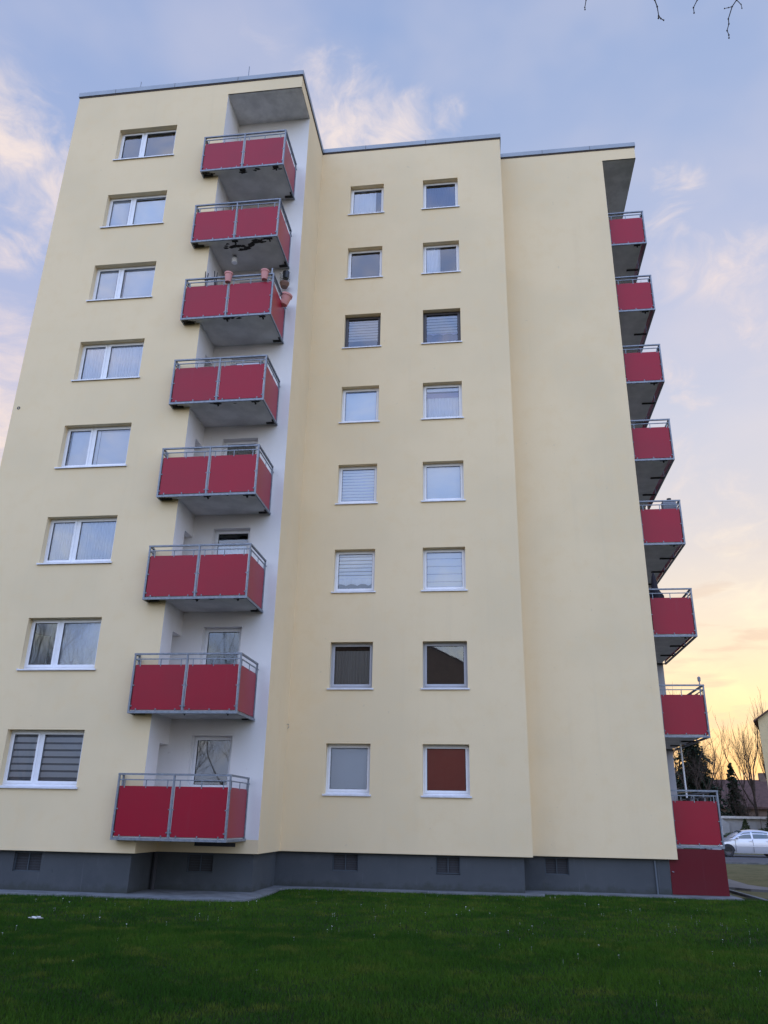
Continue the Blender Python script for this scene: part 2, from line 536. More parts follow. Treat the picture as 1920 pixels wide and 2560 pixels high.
def blades(n, x0, x1, y0, y1, hmin, hmax, wid):
    x = rng.uniform(x0, x1, n); y = rng.uniform(y0, y1, n)
    edge = rng.normal(0, .06, n)
    ok = ~inside_bld(x + edge, y + edge)
    x = x[ok]; y = y[ok]; n = len(x)
    patch = np.sin(x * 1.9 + 2 * np.sin(y * 1.3)) * np.sin(y * 2.3 + 1.5 * np.sin(x * .9)) * .5 + .5
    h = rng.uniform(hmin, hmax, n) * (.65 + .6 * patch)
    ang = rng.uniform(0, 2 * np.pi, n); lean = rng.uniform(0, .9, n) * h
    la = rng.uniform(0, 2 * np.pi, n)
    z = GZ + .02 * np.sin(x * .7 + 1) * np.sin(y * .5) * np.clip((1.5 - y) / 5, 0, 1) - .004
    w = rng.uniform(.6, 1.3, n) * wid
    v = np.empty((n, 3, 3), np.float32)
    v[:, 0] = np.stack([x - np.cos(ang) * w, y - np.sin(ang) * w, z], 1)
    v[:, 1] = np.stack([x + np.cos(ang) * w, y + np.sin(ang) * w, z], 1)
    v[:, 2] = np.stack([x + np.cos(la) * lean, y + np.sin(la) * lean, z + h], 1)
    return v.reshape(-1, 3)


V = np.concatenate([blades(460000, -7.5, 13.5, -12.6, -4.5, .03, .065, .0045), blades(230000, -9.5, 14.5, -4.5, 3.8, .03, .06, .006)])
nv = len(V); nf = nv // 3
me = bpy.data.meshes.new('grass')
me.vertices.add(nv); me.vertices.foreach_set('co', V.ravel())
me.loops.add(nv); me.loops.foreach_set('vertex_index', np.arange(nv, dtype=np.int32))
me.polygons.add(nf); me.polygons.foreach_set('loop_start', np.arange(0, nv, 3, dtype=np.int32))
me.update(calc_edges=True)
me.materials.append(M['blade'])
obj('grass', me, None, kind='stuff', label='short dark green grass blades of the front lawn', cat='grass')

# daisies (uncountable)
mb = MB()
for _ in range(260):
    x = rnd.uniform(-8, 13); y = rnd.choice((rnd.uniform(-9, 3.3), rnd.uniform(-4, 3.2)))
    if inside_bld(np.array([x]), np.array([y + .15]))[0]: continue
    r = rnd.uniform(.006, .011); h = GZ + rnd.uniform(.045, .07)
    a = rnd.uniform(0, 6.28); tl = rnd.uniform(-.6, .6)
    pts = [(x + r * math.cos(a + k * 1.047), y + r * math.sin(a + k * 1.047), h + tl * r * math.sin(k * 1.047)) for k in range(6)]
    i = len(mb.v); mb.v += pts; mb.f.append(tuple(i + k for k in range(6)))
    mb.tri((x - .001, y, GZ), (x + .001, y, GZ), (x, y, h))
obj('daisies', mb, 'paper', kind='stuff', label='tiny white daisies scattered over the lawn', cat='flowers')

# ------------------------------------------------------------------ apartment building
H = 2.75
FLOORS = range(8)
bld = thing('apartment_building', (2, 4, GZ), 'eight storey pale yellow apartment block with red balconies on dark blue grey plinth', 'building')
ZB, ZT = .757, 24.33                     # underside of the render, top of the wall
LW = (-6.08, -4.105)                     # wide windows, left block
W3 = (1.102, 2.307); W4 = (3.702, 4.93)
DM, DR, DL, DE = 3.307, 4.237, 1.2315, 8.9
LG = -2.477; XR = 10.11; XE = 11.27
ZS = 23.787                              # soffit
WH = 1.315; WZL, WZM = 2.115, 2.14


def holes_wall(mb, x0, x1, z0, z1, y, holes, depth):
    xs = sorted({x0, x1, *[h[0] for h in holes], *[h[1] for h in holes]})
    zs = sorted({z0, z1, *[h[2] for h in holes], *[h[3] for h in holes]})
    for a, b in zip(xs, xs[1:]):
        for c, d in zip(zs, zs[1:]):
            mx, mz = (a + b) / 2, (c + d) / 2
            if any(h[0] < mx < h[1] and h[2] < mz < h[3] for h in holes): continue
            mb.quad((a, y, c), (b, y, c), (b, y, d), (a, y, d))
    for h in holes:
        a, b, c, d = h; e = y + depth
        mb.quad((a, y, c), (a, y, d), (a, e, d), (a, e, c)); mb.quad((b, y, d), (b, y, c), (b, e, c), (b, e, d))
        mb.quad((a, y, d), (b, y, d), (b, e, d), (a, e, d)); mb.quad((b, y, c), (a, y, c), (a, e, c), (b, e, c))
    return mb


BACK = 17.0
XL = -7.778
lh = [(LW[0], LW[1], WZL + k * H + .02, WZL + k * H + WH) for k in FLOORS]
mh = [(w[0], w[1], WZM + k * H + .02, WZM + k * H + WH - .01) for k in FLOORS for w in (W3, W4)]
T = .27
# left block, front wall with the loggia cut out of its right corner
mb = MB()
holes_wall(mb, XL, LG, ZB, ZT, 0, lh, T)
mb.quad((LG, 0, ZS), (0, 0, ZS), (0, 0, ZT), (LG, 0, ZT))                        # beam over the loggia
mb.quad((0, 0, ZS), (0, DL, ZS), (0, DL, ZT), (0, 0, ZT))
mb.quad((0, DL, ZB), (0, DM, ZB), (0, DM, ZT), (0, DL, ZT))                      # side wall
mb.quad((XL, BACK, ZB), (XL, 0, ZB), (XL, 0, ZT), (XL, BACK, ZT))
mb.quad((XL, 0, ZB), (XL, .13, ZB), (LG, .13, ZB), (LG, 0, ZB))                  # undersides of the render
mb.quad((0, DL, ZB), (-.13, DL, ZB), (-.13, DM, ZB), (0, DM, ZB))
obj('facade', mb, 'yellow', bld)
mb = MB(); holes_wall(mb, 0, 6.4544, ZB, ZT, DM, mh, T)
mb.quad((6.4544, DM, ZB), (6.4544, DR, ZB), (6.4544, DR, ZT), (6.4544, DM, ZT))
mb.quad((0, DM, ZB), (0, DM + .13, ZB), (6.4544, DM + .13, ZB), (6.4544, DM, ZB))
mb.quad((6.4544 - .13, DM, ZB - .001), (6.4544 - .13, DR, ZB - .001), (6.4544, DR, ZB - .001), (6.4544, DM, ZB - .001))
obj('facade', mb, 'yellow', bld)
mb = MB(); holes_wall(mb, 6.4544, XR, ZB, ZT, DR, [], T)
mb.quad((XR, DR, ZS), (XE, DR, ZS), (XE, DR, ZT), (XR, DR, ZT))
mb.quad((XE, DR, ZS), (XE, DE, ZS), (XE, DE, ZT), (XE, DR, ZT))
mb.quad((6.4544, DR, ZB), (6.4544, DR + .13, ZB), (XR, DR + .13, ZB), (XR, DR, ZB))
mb.quad((XE, DE, ZB), (XE, BACK, ZB), (XE, BACK, ZT), (XE, DE, ZT))
mb.quad((XE, BACK, ZB), (XL, BACK, ZB), (XL, BACK, ZT), (XE, BACK, ZT))
obj('facade', mb, 'yellow', bld)
# white loggia walls
NY0, NY1, ND = .66, DL, .42              # door niche in the side wall of each loggia
LWIN = (-1.90, -.85)
dh = [(LWIN[0], LWIN[1], WZL + .03 + k * H, WZL + k * H + WH) for k in FLOORS]
mb = MB(); holes_wall(mb, LG, 0, 1.06, ZS, DL, dh, T)
for k in FLOORS:                          # loggia side wall, with the niche
    z0 = 1.06 + k * H if k == 0 else 3.20 + (k - 1) * H
    z1 = 3.20 + k * H
    zf = 1.25 + k * H
    mb.quad((LG, 0, z0), (LG, NY0, z0), (LG, NY0, z1), (LG, 0, z1))
    mb.quad((LG, NY0, z0), (LG, NY1, z0), (LG, NY1, zf), (LG, NY0, zf))
    mb.quad((LG, NY0, zf), (LG - ND, NY0, zf), (LG - ND, NY0, z1), (LG, NY0, z1))
    mb.quad((LG - ND, NY1, zf), (LG, NY1, zf), (LG, NY1, z1), (LG - ND, NY1, z1))
    mb.quad((LG, NY0, z1), (LG - ND, NY0, z1), (LG - ND, NY1, z1), (LG, NY1, z1))
    mb.quad((LG - ND, NY0, zf), (LG, NY0, zf), (LG, NY1, zf), (LG - ND, NY1, zf))
mb.quad((LG, 0, 3.20 + 7 * H), (LG, DL, 3.20 + 7 * H), (LG, DL, ZS), (LG, 0, ZS))
obj('loggia_wall', mb, 'white', bld, label='white wall behind the balconies')
mb = MB()                                 # yellow band at the foot of the loggia
mb.quad((LG, DL, ZB), (0, DL, ZB), (0, DL, 1.06), (LG, DL, 1.06))
mb.quad((LG, 0, ZB), (LG, DL, ZB), (LG, DL, 1.06), (LG, 0, 1.06))
mb.quad((LG, DL, ZB), (LG, DL + .13, ZB), (0, DL + .13, ZB), (0, DL, ZB))
mb.quad((LG - .13, 0, ZB - .001), (LG - .13, DL, ZB - .001), (LG, DL, ZB - .001), (LG, 0, ZB - .001))
obj('facade', mb, 'yellow', bld)
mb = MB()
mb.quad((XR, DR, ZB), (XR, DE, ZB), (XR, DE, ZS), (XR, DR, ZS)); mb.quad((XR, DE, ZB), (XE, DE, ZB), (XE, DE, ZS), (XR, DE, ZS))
obj('loggia_wall', mb, 'shaded_white_render', bld, label='white wall with its shade painted in as grey, at the end of the side balconies')
# soffits
for (x0, x1, y0, y1) in ((LG, 0, 0, DL), (XR, XE, DR, DE)):
    mb = MB().box(x0, x1, y0, y1, ZS, ZS + .04)
    mb.box(x0 + .25, x1 - .2, y0 + .14, y0 + .155, ZS - .006, ZS + .01); mb.box(x1 - .215, x1 - .2, y0 + .155, y1 - .1, ZS - .006, ZS + .01)
    obj('soffit', mb, 'concrete', bld)
# plinth
bw = [(-5.41, -4.74), (1.37, 2.04), (4.03, 4.64), (6.79, 7.40), (-1.74, -1.10)]
P_ = .12


def plinth(mb, x0, x1, y, hl):
    return holes_wall(mb, x0, x1, GZ - .1, ZB, y, [(a, b, .305 if q else .32, .72) for q, (a, b) in enumerate(hl)], .12)


mb = MB(); plinth(mb, XL + P_, LG - P_, P_, bw[:1]); mb.quad((LG - P_, P_, GZ - .1), (LG - P_, DL + P_, GZ - .1), (LG - P_, DL + P_, ZB), (LG - P_, P_, ZB))
mb.quad((XL + P_, BACK, GZ - .1), (XL + P_, P_, GZ - .1), (XL + P_, P_, ZB), (XL + P_, BACK, ZB))
obj('plinth', mb, 'plinth', bld)
mb = MB(); plinth(mb, LG - P_, -P_, DL + P_, bw[4:]); mb.quad((-P_, DL + P_, GZ - .1), (-P_, DM + P_, GZ - .1), (-P_, DM + P_, ZB), (-P_, DL + P_, ZB))
obj('plinth', mb, 'plinth', bld)
mb = MB(); plinth(mb, -P_, 6.4544 - .22, DM + P_, bw[1:3]); mb.quad((6.2344, DM + P_, GZ - .1), (6.2344, DR + P_, GZ - .1), (6.2344, DR + P_, ZB), (6.2344, DM + P_, ZB))
obj('plinth', mb, 'plinth', bld)
mb = MB(); plinth(mb, 6.2344, XR - .2, DR + P_, bw[3:4]); mb.quad((XR - .2, DR + P_, GZ - .1), (XR - .2, BACK, GZ - .1), (XR - .2, BACK, ZB), (XR - .2, DR + P_, ZB))
obj('plinth', mb, 'plinth', bld)
for (a, b), y in zip(bw, (P_, DM + P_, DM + P_, DR + P_, DL + P_)):
    mb = MB().box(a - .02, b + .02, y + .10, y + .14, .28, .74)
    o = obj('basement_window', mb, 'dark_room', bld)
    g = MB(); mid = (a + b) / 2
    g.box(a, b, y + .05, y + .08, .32, .345); g.box(a, b, y + .05, y + .08, .695, .72)
    g.box(a, a + .025, y + .05, y + .08, .345, .695); g.box(b - .025, b, y + .05, y + .08, .345, .695); g.box(mid - .012, mid + .012, y + .05, y + .08, .345, .695)
    for k in range(6): g.box(a + .025, mid - .012, y + .06, y + .066, .38 + k * .055, .386 + k * .055); g.box(mid + .012, b - .025, y + .06, y + .066, .38 + k * .055, .386 + k * .055)
    obj('grille', g, 'grille', o)
# roof deck, coping
deck = [(XL, 0), (0, 0), (0, DM), (6.4544, DM), (6.4544, DR), (XE, DR), (XE, BACK), (XL, BACK)]
mb = MB(); mb.prism([(XL + .05, .05), (-.05, .05), (-.05, DM + .05), (6.40, DM + .05), (6.40, DR + .05), (XE - .05, DR + .05), (XE - .05, BACK - .05), (XL + .05, BACK - .05)], ZT - .25, ZT - .02)
obj('roof', mb, 'roof', bld)


def fascia(path, o, z0, z1, mb, w):
    # path runs anticlockwise; o = outset
    n = len(path)
    outp, inp = [], []
    for k in range(n):
        p0, p1, p2 = Vector(path[k - 1]), Vector(path[k]), Vector(path[(k + 1) % n])
        n1 = Vector(((p1 - p0).y, -(p1 - p0).x)).normalized(); n2 = Vector(((p2 - p1).y, -(p2 - p1).x)).normalized()
        outp.append(p1 + (n1 + n2) * o); inp.append(p1 + (n1 + n2) * (o - w))
    for k in range(n):
        j = (k + 1) % n
        i = len(mb.v)
        for z in (z0, z1):
            mb.v += [(*outp[k], z), (*outp[j], z), (*inp[j], z), (*inp[k], z)]
        mb.f += [tuple(i + q for q in f) for f in ((0, 1, 5, 4), (2, 3, 7, 6), (4, 5, 6, 7), (3, 2, 1, 0))]


mb = MB(); fascia(deck, .014, ZT - .03, ZT + .03, mb, .3); obj('coping', mb, 'dark_edge', bld, label='dark strip under the metal roof edge')
mb = MB(); fascia(deck, .036, ZT + .03, ZT + .205, mb, .42); cp = obj('coping', mb, 'coping', bld, label='pale metal roof edge')
for x, y in ((-6.5, -.038), (-4.4, -.038), (-2.2, -.038), (1.6, DM - .038), (3.8, DM - .038), (8.0, DR - .038), (9.7, DR - .038)):
    obj('coping_joint', MB().box(x, x + .012, y, y + .004, ZT + .032, ZT + .203), 'dark_edge', cp)
for x, y, h in ((-6.25, 1.0, 1.75), (-2.26, 1.0, 1.95), (4.6, 4.6, 1.62)):
    obj('lightning_rod', MB().tube([(x, y, ZT), (x, y, ZT + h)], .014, 5), 'steel', bld)
# small wall details
obj('wall_vent', MB().lathe([(0.045, -.01), (.05, .004), (.03, .006), (.0, -.01)], (0, 0, 0), 12), 'black_pot', bld, loc=(-7.60, 0, 12.32)).rotation_euler = (math.radians(90), 0, 0)
obj('wall_hook', MB().tube([(0, DL + 2.0, 3.93), (.05, DL + 2.0, 3.93), (.06, DL + 2.0, 3.86), (.03, DL + 2.0, 3.82)], .008, 5), 'steel', bld)
obj('downpipe', MB().tube([(9.55, DR + P_ - .03, ZB - .05), (9.56, DR + P_ - .03, GZ)], .022, 8), 'pipe', bld)
obj('downpipe', MB().tube([(-2.50, DL + .05, ZB - .02), (-2.50, DL + .05, GZ)], .05, 8), 'dark_room', bld)
obj('wall_lamp', MB().box(XR + .01, XR + .16, 4.9, 5.05, 22.15, 22.75), 'black_pot', bld)
obj('ventilation_grille', MB().box(-1.55, -.55, DL - .02, DL + .03, .90, .985), 'dark_room', bld)


# ------------------------------------------------------------------ windows
def ring(mb, x0, x1, z0, z1, wl, wr, wb, wt, y0, y1):
    mb.box(x0, x0 + wl, y0, y1, z0, z1); mb.box(x1 - wr, x1, y0, y1, z0, z1)
    mb.box(x0 + wl, x1 - wr, y0, y1, z0, z0 + wb); mb.box(x0 + wl, x1 - wr, y0, y1, z1 - wt, z1)


MESH = {}


def mesh(key, mb, mt):
    if key not in MESH:
        me = bpy.data.meshes.new(key); me.from_pydata(mb.v, [], mb.f); me.update(); me.materials.append(M[mt]); MESH[key] = me
    return MESH[key]


def folds(x0, x1, z0, z1, y, amp, per, seed, bottom=None):
    mb = MB(); n = max(8, int((x1 - x0) / .012)); r = random.Random(seed)
    ph = [r.uniform(0, 6) for _ in range(3)]
    prev = None
    for i in range(n + 1):
        x = x0 + (x1 - x0) * i / n
        d = amp * (math.sin(x / per * 6.28 + ph[0] + .8 * math.sin(x * 9 + ph[1])) + .4 * math.sin(x / per * 14 + ph[2]))
        zb = z0 if bottom is None else z0 + bottom(x)
        cur = ((x, y + d, zb), (x, y + d * .7, z1))
        if prev: mb.quad(prev[0], cur[0], cur[1], prev[1])
        prev = cur
    return mb


def slats(x0, x1, z0, z1, y, hgt, gap):
    mb = MB(); z = z1
    while z - hgt > z0 - .02:
        mb.quad((x0, y, max(z0, z - hgt)), (x1, y, max(z0, z - hgt)), (x1, y, z), (x0, y, z)); z -= hgt + gap
    return mb


def window(parent, x0, z0, y, w, h, frame='frame_white', split=False, blind=None, seed=0, label=None, sill=True):
    """frame is the part; panes, sill and what hangs behind the glass are its sub-parts; local origin at opening corner"""
    fy0, fy1 = .185, .245
    mb = MB()
    ow, ob, ot = .06, .075, .055
    ring(mb, .0, w, .03, h, ow, ow, ob, ot, fy0, fy1)
    panes = []
    if split:
        sx = split
        mb.box(sx - .045, sx + .045, fy0, fy1, .03 + ob, h - ot)
        secs = [(ow, sx - .045), (sx + .045, w - ow)]
    else:
        secs = [(ow, w - ow)]
    for a, b in secs:
        ring(mb, a - .012, b + .012, .03 + ob - .012, h - ot + .012, .055, .055, .06, .055, fy0 - .014, fy1 - .012)
        panes.append((a + .043, b - .043, .03 + ob + .048, h - ot - .043))
    o = obj('window', mesh('window_%s_%.2f_%s' % (frame, w, bool(split)), mb, frame), None, parent, loc=(x0, y, z0), label=label)
    for k, (a, b, c, d) in enumerate(panes):
        s = MB(); ring(s, a - .002, b + .002, c - .002, d + .002, .010, .010, .010, .010, fy0 + .003, fy0 + .012)
        p = MB().quad((a, .208, c), (b, .208, c), (b, .208, d), (a, .208, d))
        obj('pane', mesh('pane_%.2f_%d' % (w, k), p, 'glass'), None, o, loc=(0, 0, 0), world=False)
        obj('seal', mesh('seal_%.2f_%d' % (w, k), s, 'seal'), None, o, loc=(0, 0, 0), world=False)
    if sill:
        s = MB().xprism([(-.045, -.022), (-.045, .012), (.19, .052), (.19, .034), (-.036, -.004), (-.036, -.022)], -.035, w + .035)
        s.box(-.045, -.035, -.045, .0, -.022, .03); s.box(w + .035, w + .045, -.045, .0, -.022, .03)
        obj('sill', mesh('sill_%.2f' % w, s, 'sill'), None, o, loc=(0, 0, 0), world=False)
    by = .225
    for b in (blind or []):
        by += .02
        typ = b[0]; mt = b[1]; a = b[2] * w; c = b[3] * w; lo = .05 + b[4] * h; hi = b[5] * h
        nm = 'curtain'
        if typ == 'folds': bm = folds(a, c, lo, hi, by, .018, b[6] if len(b) > 6 else .11, seed)
        elif typ == 'flat': bm = MB().quad((a, by, lo), (c, by, lo), (c, by, hi), (a, by, hi)); nm = 'blind'
        elif typ == 'slats': bm = slats(a, c, lo, hi, by, b[6], b[7]); nm = 'blind'
        elif typ == 'scallop': bm = folds(a, c, lo, hi, by - .03, .008, .16, seed, lambda x: .05 * abs(math.sin(x * 9.5))); nm = 'curtain'
        obj(nm, bm, mt, o, loc=(0, 0, 0), world=False)
    return o


# what hangs behind each pane, floor 1 (bottom) to floor 8 (top)
left_blinds = [
    [('slats', 'blind_pale', .03, .97, .05, 1, .115, .045), ('flat', 'blind_back', .03, .97, .02, 1)],
    [('folds', 'sheer', .60, .97, .02, 1, .25), ('folds', 'sheer', .38, .62, .02, 1, .4)],
    [('folds', 'curtain', .05, .97, .02, 1, .09)],
    [('flat', 'curtain', .08, .50, .02, 1), ('flat', 'curtain', .50, .97, .02, 1)],
    [('folds', 'curtain', .05, .97, .02, 1, .10)],
    [('flat', 'sheer', .05, .33, .02, 1), ('flat', 'curtain', .47, .97, .02, 1)],
    [('flat', 'sheer', .05, .33, .1, 1), ('flat', 'roller', .42, .96, .02, .9)],
    [],
]
for k in FLOORS:
    window(bld, LW[0], WZL + k * H, 0, LW[1] - LW[0], WH, split=.80, blind=left_blinds[k], seed=k)
mid3 = [
    ('frame_white', [('flat', 'roller_grey', .03, .97, .02, 1)]),
    ('frame_grey', [('folds', 'net_brown', .03, .97, .02, .84, .10)]),
    ('frame_white', [('slats', 'blind_white', .04, .96, .30, .95, .085, .028), ('scallop', 'curtain', .04, .96, .16, .36)]),
    ('frame_white', [('slats', 'blind_white', .04, .96, .02, .93, .09, .012)]),
    ('frame_white', [('flat', 'roller', .03, .97, .02, .90)]),
    ('frame_dark', [('slats', 'blind_grey', .06, .94, .22, .93, .075, .03)]),
    ('frame_white', [('flat', 'blind_purple', .03, .97, .02, .2)]),
    ('frame_white', [('folds', 'sheer', .03, .75, .02, .88, .22)]),
]
mid4 = [
    ('frame_white', [('flat', 'blind_rust', .03, .97, .02, .98)]),
    ('frame_grey', [('flat', 'blind_dark', .03, .97, .02, 1)]),
    ('frame_white', [('slats', 'blind_white', .04, .96, .02, .96, .22, .012)]),
    ('frame_white', [('flat', 'roller', .03, .97, .02, .95)]),
    ('frame_white', [('flat', 'roller', .03, .97, .80, .95), ('flat', 'blind_lilac', .03, .97, .64, .80), ('folds', 'curtain', .03, .97, .02, .70, .12)]),
    ('frame_dark', [('slats', 'blind_grey', .06, .94, .36, .90, .08, .03), ('scallop', 'blind_lilac', .06, .94, .30, .40), ('folds', 'blind_purple', .06, .94, .0, .36, .12)]),
    ('frame_white', [('folds', 'curtain', .03, .47, .02, .95, .13)]),
    ('frame_white', [('folds', 'blind_purple', .03, .97, .02, .85, .09)]),
]
for k in FLOORS:
    for w, arr, s in ((W3, mid3, 20), (W4, mid4, 40)):
        fr, bl = arr[k]
        window(bld, w[0], WZM + k * H, DM, w[1] - w[0], WH - .01, frame=fr, blind=bl, seed=s + k,
               label={'frame_dark': 'dark framed window', 'frame_grey': 'window with grey sash'}.get(fr))
log_blinds = [[], [], [('folds', 'curtain', .05, .95, .02, .66, .12)], [('folds', 'net_brown', .03, .97, .02, 1, .09)], [], [('folds', 'sheer', .03, .6, .02, 1, .09)], [], []]
for k in FLOORS:
    window(bld, LWIN[0], WZL + .01 + k * H, DL, LWIN[1] - LWIN[0], WH - .01, blind=log_blinds[k], seed=60 + k)
    d = MB().box(LG - ND + .005, LG - ND + .05, NY0 + .02, NY1 - .02, 1.27 + k * H, 3.18 + k * H)
    o = obj('balcony_door', d, 'frame_white', bld)
    obj('pane', MB().quad((LG - ND + .053, NY0 + .12, 1.45 + k * H), (LG - ND + .053, NY1 - .12, 1.45 + k * H), (LG - ND + .053, NY1 - .12, 3.06 + k * H), (LG - ND + .053, NY0 + .12, 3.06 + k * H)), 'glass', o)
# dark rooms behind the windows: one inner wall per block keeps daylight from crossing the building
obj('inner_wall', MB().box(XL + .2, LG - .55, 3.6, 3.7, .8, ZT - .3), 'dark_room', bld)
obj('inner_wall', MB().box(.1, 6.3, 6.6, 6.7, .8, ZT - .3), 'dark_room', bld)
mb = MB()
for k in range(9):
    z = 1.0 + k * H
    mb.box(XL + .05, LG - .5, .2, 3.59, z, z + .2)
    mb.box(LG - .44, -.05, DL + .2, 3.2, z, z + .2)
    mb.box(.08, 6.3, DM + .2, 6.59, z, z + .2)
obj('floor_slab', mb, 'dark_room', bld)


# ------------------------------------------------------------------ balconies
ZB0 = 1.035
bx0, bx1, by0 = -2.97, -.30, -.285


def front_balcony(k):
    z = ZB0 + k * H
    L = (0, 0, z)
    s = MB()
    s.prism([(bx0 + .06, by0 + .05), (bx1 - .05, by0 + .05), (bx1 - .05, DL - .003), (LG + .003, DL - .003), (LG + .003, -.004), (bx0 + .06, -.004)], .045, .215)
    slab = obj('balcony', mesh('balcony', s, 'slab'), None, bld, loc=L)
    r = MB(); p = .04
    # lower edge angle
    r.box(bx0, bx1, by0, by0 + p, 0, .055); r.box(bx1 - p, bx1, by0 + p, DL - .01, 0, .055); r.box(bx0, bx0 + p, by0 + p, -.01, 0, .055)
    xm = (bx0 + bx1) / 2
    for x in (bx0, xm - p / 2, bx1 - p):
        r.box(x, x + p, by0, by0 + p, .055, 1.375)
    r.box(bx1 - p, bx1, DL - .14, DL - .10, .055, 1.375); r.box(bx0, bx0 + p, -.07, -.03, .055, 1.375)
    # handrail
    r.box(bx0 - .005, bx1 + .005, by0 - .005, by0 + p + .005, 1.375, 1.415)
    r.box(bx1 - p - .005, bx1 + .005, by0 + p + .005, DL - .10, 1.375, 1.415); r.box(bx0 - .005, bx0 + p + .005, by0 + p + .005, -.03, 1.375, 1.415)
    # second rail
    for a, b in ((bx0 + p, xm - p / 2), (xm + p / 2, bx1 - p)):
        r.box(a, b, by0 + .008, by0 + .032, 1.262, 1.286)
        for t in (.1, .5, .9):
            xx = a + (b - a) * t
            r.box(xx - .01, xx + .01, by0 + .012, by0 + .028, 1.10, 1.262)
        for t in (.12, .5, .88):
            xx = a + (b - a) * t; r.box(xx - .012, xx + .012, by0 + .004, by0 + .02, .055, .115)
        for zz in (.16, .64):
            r.box(a, a + .045, by0 + .004, by0 + .018, zz, zz + .024); r.box(b - .045, b, by0 + .004, by0 + .018, zz, zz + .024)
    r.box(bx1 - .032, bx1 - .008, by0 + p, DL - .004, 1.262, 1.286); r.box(bx0 + .008, bx0 + .032, by0 + p, -.004, 1.262, 1.286)
    for yy in (by0 + .12, .45, DL - .22): r.box(bx1 - .028, bx1 - .012, yy, yy + .02, 1.10, 1.262)
    obj('railing', mesh('railing', r, 'steel'), None, slab, loc=(0, 0, 0), world=False)
    for q, (a, b) in enumerate(((bx0 + p + .022, xm - p / 2 - .022), (xm + p / 2 + .022, bx1 - p - .022))):
        obj('panel', mesh('panel_front_%d' % q, MB().box(a, b, by0 + .022, by0 + .03, .085, 1.14), 'red'), None, slab, loc=(0, 0, 0), world=False)
    obj('side_panel', mesh('panel_side_r', MB().box(bx1 - .03, bx1 - .022, by0 + p + .03, DL - .15, .085, 1.14), 'red'), None, slab, loc=(0, 0, 0), world=False)
    obj('side_panel', mesh('panel_side_l', MB().box(bx0 + .022, bx0 + .03, by0 + p + .02, -.08, .085, 1.14), 'red'), None, slab, loc=(0, 0, 0), world=False)
    for q, x in enumerate((bx0 + .10, xm, bx1 - .28)):
        a = MB(); a.box(x - .09, x + .09, by0 + .05, by0 + .16, .018, .043); a.box(x - .02, x + .02, by0 + .02, by0 + .24, .005, .03); a.tube([(x, by0 + .2, .042), (x, by0 + .2, -.02)], .018, 6)
        obj('bracket', mesh('bracket_%d' % q, a, 'stain'), None, slab, loc=(0, 0, 0), world=False)
    a = MB().prism([(bx1 - .30, DL - .17), (bx1 - .1, DL - .17), (bx1 - .1, DL - .32), (bx1 - .02, DL - .32), (bx1 - .02, DL - .09), (bx1 - .30, DL - .09)], .012, .04)
    obj('bracket', mesh('bracket_rear', a, 'stain'), None, slab, loc=(0, 0, 0), world=False)
    obj('bracket', mesh('bracket_left', MB().box(bx0 + .02, bx0 + .34, -.09, -.03, .005, .04), 'stain'), None, slab, loc=(0, 0, 0), world=False)
    # mould stains of this slab's own
    st = MB(); r_ = random.Random(90 + k)
    n = {6: 28, 7: 9, 3: 5, 5: 5, 4: 6}.get(k, 3)
    for i in range(n):
        if k == 6:
            t = i / n; cx = -2.0 + 1.35 * t + r_.uniform(-.05, .05); cy = .0 + .13 * math.sin(t * 5) + r_.uniform(-.1, .14)
        else:
            cx = r_.choice((-2.75, xm, xm + .5, bx1 - .22)) + r_.uniform(-.15, .15); cy = by0 + .12 + r_.uniform(0, .12)
            if cx < LG: cy = min(cy, -.05)
        rr = r_.uniform(.03, .075) * (1.2 if k == 6 else 1)
        rr = min(rr, abs(cy + .235) + .02, .09)
        pts = []
        for q in range(9):
            tt = q / 9 * 6.283; rad = rr * r_.uniform(.55, 1.35)
            pts.append((min(cx + rad * 1.7 * math.cos(tt), bx1 - .06), max(cy + rad * .8 * math.sin(tt), by0 + .052)))
        j = len(st.v); st.v += [(x, y, .0425 - i * .00004) for x, y in pts]; st.f.append(tuple(j + q for q in reversed(range(9))))
    obj('mould_stain', st, 'stain', slab, loc=(0, 0, 0), world=False)
    return slab


for k in FLOORS: front_balcony(k)

rx0, rx1, ry0 = XR + .02, 11.365, 4.53


